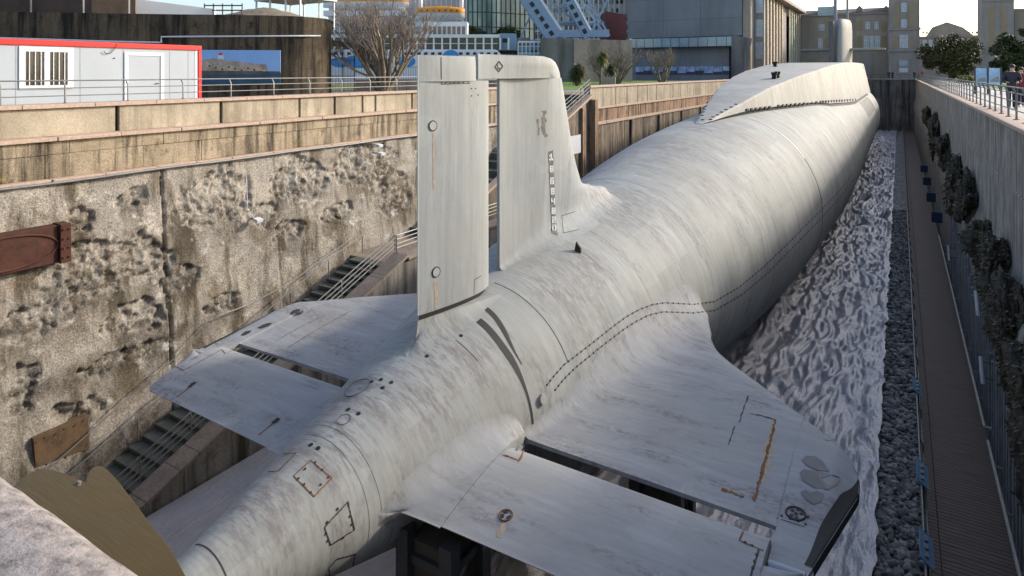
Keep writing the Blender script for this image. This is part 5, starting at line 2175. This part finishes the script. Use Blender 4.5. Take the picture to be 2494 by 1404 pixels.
for i in range(1400):
    q = at(1140 + r_.uniform(0, 125), 176, D2 - 2 + r_.uniform(-1, .5))
    q.z = 8.5 + r_.random() * 2.4 * (.6 + .4 * math.sin(q.x))
    a = Vector((r_.uniform(-1, 1), r_.uniform(-1, 1), r_.uniform(-1, 1))).normalized() * .35
    c = a.orthogonal() * .7
    o = len(b.v)
    b.v += [q - a, q + c, q + a, q - c]
    b.f.append((o, o + 1, o + 2, o + 3))
tag(b.build('roof_hedge', 'leaf', recalc=False), 'dark hedge along the foot of the glass building', 'hedge')
p, q = at(1130, 176, D2 - 3), at(1290, 176, D2 - 3)
b = MB()
b.prism([Vector((p.x, p.y, 0)), Vector((q.x, q.y, 0)), Vector((q.x, q.y, 8.6)), Vector((p.x, p.y, 8.6))], FV * 2.5)
tag(b.build('terrace_wall', 'lowconc'), 'low concrete terrace below the glass building', 'wall')

# harbour crane
D3 = 116
t = empty('harbour_crane', at(1380, 176, D3) - Vector((0, 0, 1.7)), 'grey blue harbour crane with two big slanting box legs', 'crane')


def cr(u, v, d=0):
    return at(u, v, D3 + d)


for (u0, v0, u1, v1, w) in ((1262, -40, 1352, 95, 3.0), (1352, -60, 1432, 92, 1.7)):
    b = MB()
    b.beam(cr(u0, v0), cr(u1, v1), w, 2.2, tuple(FV))
    lg = b.build('leg', 'craneblue', t, bevel=.08)
    b = MB()
    sh = Vector(RV) * (w * .62)
    b.beam(cr(u0, v0, .3) + sh, cr(u1, v1, .3) + sh, w * .24, 2.0, tuple(FV))  # sunlit face of the leg, put in as a white strip
    b.build('lit_edge', 'shipwhite', lg)
    b = MB()
    for k in range(5):
        f_ = .38 + .13 * k
        c = cr(u0, v0, -1.13).lerp(cr(u1, v1, -1.13), f_)
        d_ = (cr(u1, v1) - cr(u0, v0)).normalized()
        b.beam(c - d_ * .45, c + d_ * .45, .7, .05, tuple(FV))
    b.build('leg_opening', 'seam', lg)
b = MB()
for (u0, v0, u1, v1) in ((1300, -30, 1410, 60), (1335, 60, 1400, -20), (1400, -20, 1470, 80), (1440, 80, 1490, -20), (1300, 20, 1258, 115), (1425, -10, 1485, 88), (1370, 20, 1450, 20), (1350, 55, 1470, 55), (1390, -20, 1440, 78)):
    b.beam(cr(u0, v0, 1), cr(u1, v1, 1), .32, .32)
b.build('lattice', 'craneblue', t)
b = MB()
b.beam(cr(1345, 84, 0), cr(1482, 82, 0), 2.0, 1.3)
b.beam(cr(1258, 120, -1), cr(1345, 116, -1), 2.0, .9)
b.beam(cr(1360, 60, 2), cr(1470, 58, 2), 1.0, .5)
b.build('beam', 'craneblue', t)
for (u, v0, v1) in ((1300, 176, 92), (1352, 176, 92), (1470, 176, 82)):
    b = MB()
    p = cr(u, 176)
    b.beam((p.x, p.y, 0), (p.x, p.y, 7.5), 1.0, 1.0)
    b.build('bogie_post', 'craneblue', t)
cb = MB()
p, q = cr(1214, 124, -2), cr(1258, 82, -2)
cb.prism([Vector((p.x, p.y, p.z)), Vector((q.x, q.y, p.z)), Vector((q.x, q.y, q.z)), Vector((p.x, p.y, q.z))], FV * 3)
cabo = cb.build('cab', 'craneblue', t, bevel=.15)
b = MB()
p, q = cr(1224, 104, -2.05), cr(1236, 94, -2.05)
b.prism([Vector((p.x, p.y, p.z)), Vector((q.x, q.y, p.z)), Vector((q.x, q.y, q.z)), Vector((p.x, p.y, q.z))], FV * .06)
b.build('cab_window', 'seam', cabo)
b = MB()
p, q = cr(1212, 131, -2.2), cr(1262, 125, -2.2)
b.prism([Vector((p.x, p.y, p.z)), Vector((q.x, q.y, p.z)), Vector((q.x, q.y, q.z)), Vector((p.x, p.y, q.z))], FV * 3)
b.build('cab_base', 'black', cabo)
p, q = at(1262, 176, D3 - 3), at(1330, 176, D3 - 3)
b = MB()
for k in range(8):
    c = p.lerp(q, k / 7)
    b.tube([(c.x, c.y, 0), (c.x, c.y, 7.0)], .09, 5)
for z in (3.6, 5.0, 6.2, 7.0):
    b.beam((p.x, p.y, z), (q.x, q.y, z), .12, .3 if z > 6.5 else .1)
tag(b.build('gangway_rail', 'shipwhite'), 'white gangway railing between the crane cab and the low concrete wall', 'railing')
b = MB()
b.prism([Vector((p.x, p.y, 0)), Vector((q.x, q.y, 0)), Vector((q.x, q.y, 5.2)), Vector((p.x, p.y, 5.2))], FV * 1.5)
tag(b.build('gangway', 'craneblue'), 'grey blue gangway block under the white railing left of the low concrete wall', 'gangway')

# maroon block and low concrete wall
b = MB()
p, q = at(1476, 176, 122), at(1526, 176, 118)
b.prism([Vector((p.x, p.y, 0)), Vector((q.x, q.y, 0)), Vector((q.x, q.y, 12.2)), Vector((p.x, p.y, 13.2))], FV * 8)
tag(b.build('maroon_block', 'maroon'), 'dark maroon wall block between the crane and the museum', 'building')
t = empty('low_concrete_building', at(1430, 176, 108) - Vector((0, 0, 1.7)), 'low brown grey concrete wall behind the palms left of the museum', 'building')
b = MB()
p, q = at(1318, 176, 110), at(1398, 176, 109)
b.prism([Vector((p.x, p.y, 0)), Vector((q.x, q.y, 0)), Vector((q.x, q.y, 7.4)), Vector((p.x, p.y, 7.5))], FV * 6)
b.build('left_wall', 'lowconc', t)
b = MB()
p, q = at(1398.5, 176, 107.5), at(1540, 176, 112)
b.prism([Vector((p.x, p.y, 0)), Vector((q.x, q.y, 0)), Vector((q.x, q.y, 7.2)), Vector((p.x, p.y, 7.2))], FV * 6)
b.build('right_wall', 'lowconc', t)

# museum
MY = 140.0
t = empty('museum_building', (-40, MY, 0), 'big grey concrete museum block with glazed balcony strip and colonnade', 'building')
MB().box((-53.2, MY, 9.35), (-28.3, MY + 30, 34)).build('upper_block', 'museum', t)
MB().box((-53.0, MY + 1.6, 0), (-31.2, MY + 29, 9.3)).build('lower_block', 'museum', t)
b = MB()
for x in (-45.2, -36.9):
    b.box((x, MY - .03, 9.4), (x + .10, MY, 34))
for z in (13.1, 17.8, 22):
    b.box((-53.2, MY - .03, z), (-28.3, MY, z + .09))
b.build('panel_joint', flat('joint_dark', (.15, .155, .165), .8), t)
b = MB()
b.box((-53.2, MY - 1.1, 6.9), (-29.0, MY + .2, 7.15))
b.build('balcony_slab', 'seam', t)
b = MB()
b.box((-53.0, MY - 1.0, 7.2), (-29.2, MY - .95, 9.15))
b.build('balcony_glass', 'paleglass', t)
b = MB()
for k in range(13):
    b.box((-53.0 + 1.98 * k, MY - 1.06, 7.15), (-52.93 + 1.98 * k, MY - 1.0, 9.2))
b.build('balcony_post', 'seam', t)
MB().box((-31.1, MY + 1.2, 0), (-28.9, MY + 4, 9.2)).build('dark_recess', 'black', t)
b = MB()
b.box((-28.2, MY + .5, 0), (-26.6, MY + 14, 34))
b.build('brown_edge', 'stone', t)
b = MB()
b.box((-26.58, MY + 4, 0), (-24.6, MY + 14, 34))
b.build('window_bay', 'stone_grey', t)
b = MB()
for z in (4.5, 9.2, 14.2, 19.5):
    b.box((-26.4, MY + 3.9, z), (-24.8, MY + 4, z + 3.6))
b.build('bay_window', 'windowpane', t)
# curved concrete flank
rows_ = []
for k in range(13):
    a = k / 12
    x = -30.0 + 4.4 * a
    zt = 9.4 - .9 * a
    zb = 9.4 * 0 + 0
    rows_.append([(x + .6 * (1 - z / 9) * -a * 2, MY - 1.8 - 2.0 * math.sin(a * 1.6), z * zt / 9.4) for z in (0, 3, 6, 8, 9.4)])
MB().grid(rows_).build('curved_flank', 'lowconc', t, smooth=True)
# posters strip
b = MB()
for k in range(11):
    b.box((-52 + 1.95 * k, MY + 1.45, 1.2), (-52 + 1.95 * k + 1.8, MY + 1.58, 2.9))
b.build('poster_strip', flat('poster_print', (.35, .42, .58), .5, 0, .6, .8), t)
b = MB()
for k in range(11):
    b.box((-52 + 1.95 * k, MY + 1.40, 1.2), (-52 + 1.95 * k + 1.8, MY + 1.45, 1.75 + .3 * math.sin(k * 2.1)))
b.build('poster_picture', flat('poster_dark', (.05, .06, .09), .5, 0, .7, .8), t)
# colonnade along the dock
b = MB()
b.box((-29.5, MY + 14, 0), (-24.9, 199, 18.2))
b.build('colonnade_wall', 'stone_grey', t)
for k in range(14):
    y = MY + 6 + k * 4.0
    if 166 < y < 178:
        continue
    MB().box((-25.0, y, 0), (-24.2, y + 1.1, 18)).build('column', 'column', t)
b = MB()
b.box((-29.5, MY + 4, 18.2), (-22.8, 199.5, 18.9))
b.build('eave', 'stone', t)
MB().box((-24.9, 178, 0.3), (-24.4, 190, 16)).build('green_glazing', 'greenglass', t)

# tan building across the end
def facade(tname, x0, x1, Y, z1, label, wins, mat_='stone', roof=0, depth=12, bands=()):
    t_ = empty(tname, ((x0 + x1) / 2, Y, 0), label, 'building')
    MB().box((x0, Y, 0), (x1, Y + depth, z1)).build('wall', mat_, t_)
    b_ = MB()
    for z in bands:
        MB().box((x0 - .25, Y - .35, z), (x1 + .25, Y + .02, z + .55)).build('cornice', 'stone_grey', t_)
    for (xa, xb, za, zb) in wins:
        f_ = MB()
        w = .14
        f_.box((xa, Y - .08, za), (xb, Y, za + w)).box((xa, Y - .08, zb - w), (xb, Y, zb))
        f_.box((xa, Y - .08, za + w), (xa + w, Y, zb - w)).box((xb - w, Y - .08, za + w), (xb, Y, zb - w))
        mx = (xa + xb) / 2
        f_.box((mx - w / 2, Y - .08, za + w), (mx + w / 2, Y, zb - w))
        mz = za + (zb - za) * .62
        f_.box((xa + w, Y - .075, mz - w / 2), (mx - w / 2, Y, mz + w / 2)).box((mx + w / 2, Y - .075, mz - w / 2), (xb - w, Y, mz + w / 2))
        wo = f_.build('window', 'white', t_)
        MB().box((xa + .02, Y - .03, za + .02), (xb - .02, Y + .05, zb - .02)).build('pane', 'windowpane', wo)
    return t_


EY = 200.0


def fx(u, Y=EY):
    return atY(u, 176, Y).x


def fz(u, v, Y=EY):
    return atY(u, v, Y).z


wn_ = []
for u0, u1, v0, v1 in ((1994, 2008, 60, 75), (2108, 2119, 54, 72), (2130, 2140, 54, 72), (1992, 2004, 94, 118), (2104, 2116, 88, 118), (2118, 2129, 88, 118), (2131, 2143, 88, 118)):
    wn_.append((fx(u0), fx(u1), fz((u0 + u1) / 2, v1), fz((u0 + u1) / 2, v0)))
bt = facade('stone_building', -32, fx(2166), EY, fz(2100, 36), 'long tan stone building closing the view behind the sail', wn_, 'stone', bands=(fz(2100, 36), fz(2100, 124)))
b = MB()
for u0, u1, v0, v1 in ((2016, 2034, 52, 76), (2086, 2102, 52, 76), (2146, 2160, 52, 76), (2086, 2100, 88, 118), (2147, 2160, 88, 118), (2012, 2026, 90, 118)):
    b.box((fx(u0), EY - .04, fz(u0, v1)), (fx(u1), EY, fz(u0, v0)))
b.build('ochre_panel', 'ochre', bt)
b = MB()
b.prism([(-32, EY - .4, fz(2100, 36) + .56), (-32, EY + 12, fz(2100, 36) + .56), (-32, EY + 6, fz(2100, 36) + 2.2)], (32 + fx(2166), 0, 0))
b.build('roof', flat('dark_slate', (.09, .075, .065), .8), bt)
b = MB()
for u in (2093, 2158, 2030):
    x = fx(u)
    z = fz(u, 30)
    b.prism([(x - .8, EY + .5, z), (x + .8, EY + .5, z), (x + .8, EY + .5, z + 1.0), (x, EY + .5, z + 1.9), (x - .8, EY + .5, z + 1.0)], (0, 1.5, 0))
b.build('dormer', 'stone_grey', bt)
b = MB()
b.box((fx(1992), EY - .5, fz(1992, 40)), (fx(2032), EY + 4, fz(1992, 18)))
b.build('rooflight', 'paleglass', bt)
b = MB()
for u0, u1, v0, v1 in ((2060, 2080, 130, 178), (2096, 2130, 132, 185), (2034, 2052, 132, 175)):
    b.box((fx(u0), EY - .05, .2), (fx(u1), EY, fz(u0, v0)))
b.build('ground_floor_bay', 'stone_grey', bt)
wn_ = []
TY = 196.0
for u0, u1, v0, v1 in ((2195, 2208, 8, 30), (2195, 2208, 48, 68), (2191, 2211, 86, 117)):
    wn_.append((fx(u0, TY), fx(u1, TY), fz(2200, v1, TY), fz(2200, v0, TY)))
tt_ = facade('stone_tower', fx(2164, TY), fx(2240, TY), TY, fz(2200, -30, TY), 'square tan stone tower left of the open sky', wn_, 'stone_grey', bands=(fz(2200, 126, TY), fz(2200, 74, TY)))
b = MB()
for u0, u1, v0, v1 in ((2178, 2190, 5, 68), (2215, 2228, 5, 68), (2176, 2188, 88, 118), (2216, 2226, 88, 118)):
    b.box((fx(u0, TY), TY - .05, fz(u0, v1, TY)), (fx(u1, TY), TY, fz(u0, v0, TY)))
b.build('ochre_panel', 'ochre', tt_)
b = MB()
b.box((fx(2186, TY), TY - .1, 1.2), (fx(2216, TY), TY - .02, fz(2200, 146, TY)))
dd = b.build('doorway', 'stone_grey', tt_)
MB().box((fx(2190, TY), TY - .16, 1.6), (fx(2211, TY), TY - .11, fz(2200, 166, TY))).build('white_panel', 'white', dd)
MB().box((fx(2190, TY), TY - .16, fz(2200, 161, TY)), (fx(2211, TY), TY - .11, fz(2200, 148, TY))).build('glazing', 'windowpane', dd)
PY = 245.0
pb = facade('pediment_building', fx(2225, PY), fx(2420, PY), PY, fz(2310, 92, PY), 'far tan building with a low triangular pediment between the two towers', [], 'stone', bands=(fz(2310, 92, PY),))
b = MB()
b.prism([(fx(2255, PY), PY - .2, fz(2310, 89, PY)), (fx(2372, PY), PY - .2, fz(2310, 89, PY)), (fx(2345, PY), PY - .2, fz(2310, 68, PY)), (fx(2306, PY), PY - .2, fz(2310, 54, PY)), (fx(2270, PY), PY - .2, fz(2310, 66, PY))], (0, 8, 0))
b.build('pediment', 'stone', pb)
b = MB()
for k in range(16):
    u = 2246 + k * 9.3
    b.box((fx(u, PY), PY - .05, fz(u, 83, PY)), (fx(u + 4.5, PY), PY, fz(u, 77, PY)))
b.build('small_openings', 'ochre', pb)
wn_ = []
for u in (2248, 2262):
    wn_.append((fx(u, PY), fx(u + 9, PY), fz(u, 120, PY), fz(u, 98, PY)))
for (xa, xb, za, zb) in wn_:
    f_ = MB().box((xa, PY - .08, za), (xb, PY, zb)).build('window', 'white', pb)
    MB().box((xa + .2, PY - .12, za + .2), (xb - .2, PY - .081, zb - .2)).build('pane', 'windowpane', f_)
b = MB()
b.box((fx(2240, PY), PY - 1, 0), (fx(2420, PY), PY - .1, fz(2310, 110, PY) - 3))
b.build('base_storey', 'stone_grey', pb)
QY = 205.0
qt = facade('stone_tower', fx(2392, QY), fx(2470, QY), QY, fz(2430, -30, QY), 'tall tan stone tower behind the right hand evergreen', [], 'stone_grey', bands=(fz(2430, 128, QY), fz(2430, 4, QY)))
b = MB()
for u0, u1 in ((2408, 2422), (2438, 2452)):
    b.box((fx(u0, QY), QY - .05, fz(u0, 120, QY)), (fx(u1, QY), QY, fz(u0, 20, QY)))
b.build('ochre_panel', 'ochre', qt)
facade('stone_wing', fx(2471, QY + 4), fx(2600, QY + 4), QY + 4, fz(2480, 22, QY), 'lower tan wing right of the tall tower at the right edge', [], 'stone', bands=(fz(2480, 24, QY),))
b = MB()
p, q = at(2135, 172, 182), at(2160, 180, 178)
b.prism([Vector((p.x, p.y, p.z)), Vector((q.x, q.y, q.z)), Vector((q.x, q.y, q.z - .9)), Vector((p.x, p.y, p.z - .9))], (0, .15, 0))
tag(b.build('boarding_ramp', 'white'), 'white sloping gangway panel beside the end wall under the stone building', 'gangway')

# information panels on the promenade
t0 = None
for k, (u, lab) in enumerate(((2390, 'pale blue photo panel on the right promenade, left one'), (2422, 'pale blue photo panel on the right promenade, nearest the walkers'))):
    p = at(u, 176, 50 - 1.5 * k)
    p.z = 0
    t = empty('display_board', p, lab, 'information panel', 'photo panels on the promenade')
    MB().prism([p - RV * .45 + Vector((0, 0, .7)), p + RV * .45 + Vector((0, 0, .7)), p + RV * .45 + Vector((0, 0, 2.0)), p - RV * .45 + Vector((0, 0, 2.0))], FV * .06).build('print', flat('panel_print' + str(k), (.30, .47, .66), .5, 0, .35, 1.0), t)
    b = MB()
    b.prism([p - RV * .40 - FV * .01 + Vector((0, 0, .95)), p + RV * .40 - FV * .01 + Vector((0, 0, .95)), p + RV * .3 - FV * .01 + Vector((0, 0, 1.3 + .1 * k)), p - RV * .2 - FV * .01 + Vector((0, 0, 1.2))], FV * .008)
    b.build('picture', flat('panel_picture' + str(k), (.20, .22, .20), .5, 0, .4, 3), t)
    b = MB()
    for s in (-.5, .5):
        b.beam(p + RV * s, p + RV * s + Vector((0, 0, 2.05)), .12, .12)
    b.build('post', 'darksteel', t)


# ------------------------------------------------------------------ people
def skin_obj(name, verts, edges, radii, m, parent, sub_=2):
    off = Vector(parent['_o'])
    me = bpy.data.meshes.new(name)
    me.from_pydata([Vector(v) - off for v in verts], edges, [])
    me.materials.append(MT[m] if isinstance(m, str) else m)
    o = bpy.data.objects.new(name, me)
    col.objects.link(o)
    o.parent = parent
    sk = o.modifiers.new('skin', 'SKIN')
    sk.use_smooth_shade = True
    for i, r in enumerate(radii):
        me.skin_vertices[0].data[i].radius = (r, r) if not isinstance(r, tuple) else r
    me.skin_vertices[0].data[0].use_root = True
    ss_ = o.modifiers.new('sub', 'SUBSURF')
    ss_.levels = ss_.render_levels = sub_
    return o


def person(base, rz, h, top, legs, label, hair='hair', lean=0.0, phase=.14, detail=True):
    s = h / 1.75
    t_ = empty('person', base, label, 'person', None)
    bx, by, bz = base
    c, sn = math.cos(rz), math.sin(rz)

    def W(x, y, z):      # local: x right, y forward
        y2 = y + lean * max(0, z - .9)
        return Vector((bx + (x * c - y2 * sn) * s, by + (x * sn + y2 * c) * s, bz + z * s))
    V = [W(0, 0, .95), W(0, 0, 1.15), W(0, -.01, 1.36), W(0, 0, 1.50), W(0, .02, 1.60), W(0, .015, 1.70)]
    E_ = [(0, 1), (1, 2), (2, 3), (3, 4), (4, 5)]
    Rd = [.13, .125, .14, .055, .088, .075]
    for sd in (1, -1):
        o = len(V)
        ph = phase * sd
        V += [W(.10 * sd, 0, .90), W(.10 * sd, ph * .6 + .03, .50), W(.10 * sd, ph - .02, .09), W(.11 * sd, ph + .13, .035)]
        E_ += [(0, o), (o, o + 1), (o + 1, o + 2), (o + 2, o + 3)]
        Rd += [.095, .062, .043, .035]
        o = len(V)
        V += [W(.19 * sd, 0, 1.41), W(.25 * sd, .02, 1.14), W(.17 * sd, .24, 1.08), W(.14 * sd, .31, 1.08)]
        E_ += [(2, o), (o, o + 1), (o + 1, o + 2), (o + 2, o + 3)]
        Rd += [.06, .045, .032, .03]
        # fingers
        hw = o + 3
        for k in range(5):
            f_ = len(V)
            a = (k - 2) * .016
            V += [W(.14 * sd + a, .355 + (.0 if k else -.03), 1.075), W(.14 * sd + a * 1.25, .395 - (.0 if k else .04), 1.05)]
            E_ += [(hw, f_), (f_, f_ + 1)]
            Rd += [.010, .008]
    skin_obj('body', V, E_, [r * s for r in Rd], 'skin', t_, 1)
    # jacket
    V = [W(0, 0, .86), W(0, 0, 1.02), W(0, 0, 1.2), W(0, -.01, 1.38), W(0, 0, 1.49)]
    E_ = [(0, 1), (1, 2), (2, 3), (3, 4)]
    Rd = [.185, .18, .18, .18, .085]
    for sd in (1, -1):
        o = len(V)
        V += [W(.20 * sd, 0, 1.40), W(.265 * sd, .02, 1.13), W(.18 * sd, .23, 1.08)]
        E_ += [(3, o), (o, o + 1), (o + 1, o + 2)]
        Rd += [.095, .078, .062]
    skin_obj('jacket', V, E_, [r * s for r in Rd], top, t_)
    V, E_, Rd = [W(0, 0, .95)], [], [.15]
    for sd in (1, -1):
        o = len(V)
        ph = phase * sd
        V += [W(.10 * sd, 0, .86), W(.10 * sd, ph * .6 + .03, .50), W(.10 * sd, ph - .02, .08)]
        E_ += [(0, o), (o, o + 1), (o + 1, o + 2)]
        Rd += [.115, .085, .07]
    skin_obj('trousers', V, E_, [r * s for r in Rd], legs, t_)
    bm_ = bmesh.new()
    bmesh.ops.create_uvsphere(bm_, u_segments=16, v_segments=10, radius=1)
    b_ = MB()
    b_.add([W(v.co.x * .103, v.co.y * .115 - .02, 1.685 + v.co.z * .10) for v in bm_.verts if True], [[v.index for v in f.verts] for f in bm_.faces])
    bm_.free()
    b_.build('hair', hair, t_, smooth=True)
    if detail:
        b_ = MB()
        for sd in (1, -1):
            b_.tube([W(.035 * sd, .10, 1.64), W(.035 * sd, .118, 1.64)], .012 * s, 6)
        b_.build('eyes', 'black', t_)
        b_ = MB()
        b_.tube([W(0, .10, 1.645), W(0, .135, 1.605)], [.010 * s, .018 * s], 6)
        b_.build('nose', 'skin', t_)
    return t_


p = atZ(2464, 268, 0.0)
person((p.x, p.y, 0), math.radians(178), 2.02, 'jacket_dark', 'trouser', 'person with dark hair in a black jacket leaning at the right promenade railing', lean=.12)
p = atZ(2476, 262, 0.0)
person((p.x + .2, p.y + .3, 0), math.radians(185), 1.92, 'jacket_red', 'trouser', 'person in a dark red jacket walking at the right edge of the promenade')
p = at(2246, 176, 165)
person((p.x, p.y, 0), math.radians(180), 2.0, flat('bright_red_jacket', (.55, .03, .05), .8), 'trouser', 'tiny distant person in a bright red jacket at the far end of the promenade', detail=False)
for k, (u, lab) in enumerate(((2168, 'leftmost tiny distant person in dark clothes by the dock end railing'), (2176, 'second tiny distant person in dark clothes by the dock end railing'), (2222, 'tiny distant person in dark clothes below the stone tower'))):
    p = at(u, 176, 176)
    person((p.x, 178.5, 0), math.radians(170 + 20 * k), 1.95, 'jacket_dark', 'trouser', lab, detail=False)

# tidy helper properties
for o in bpy.data.objects:
    if '_o' in o:
        del o['_o']
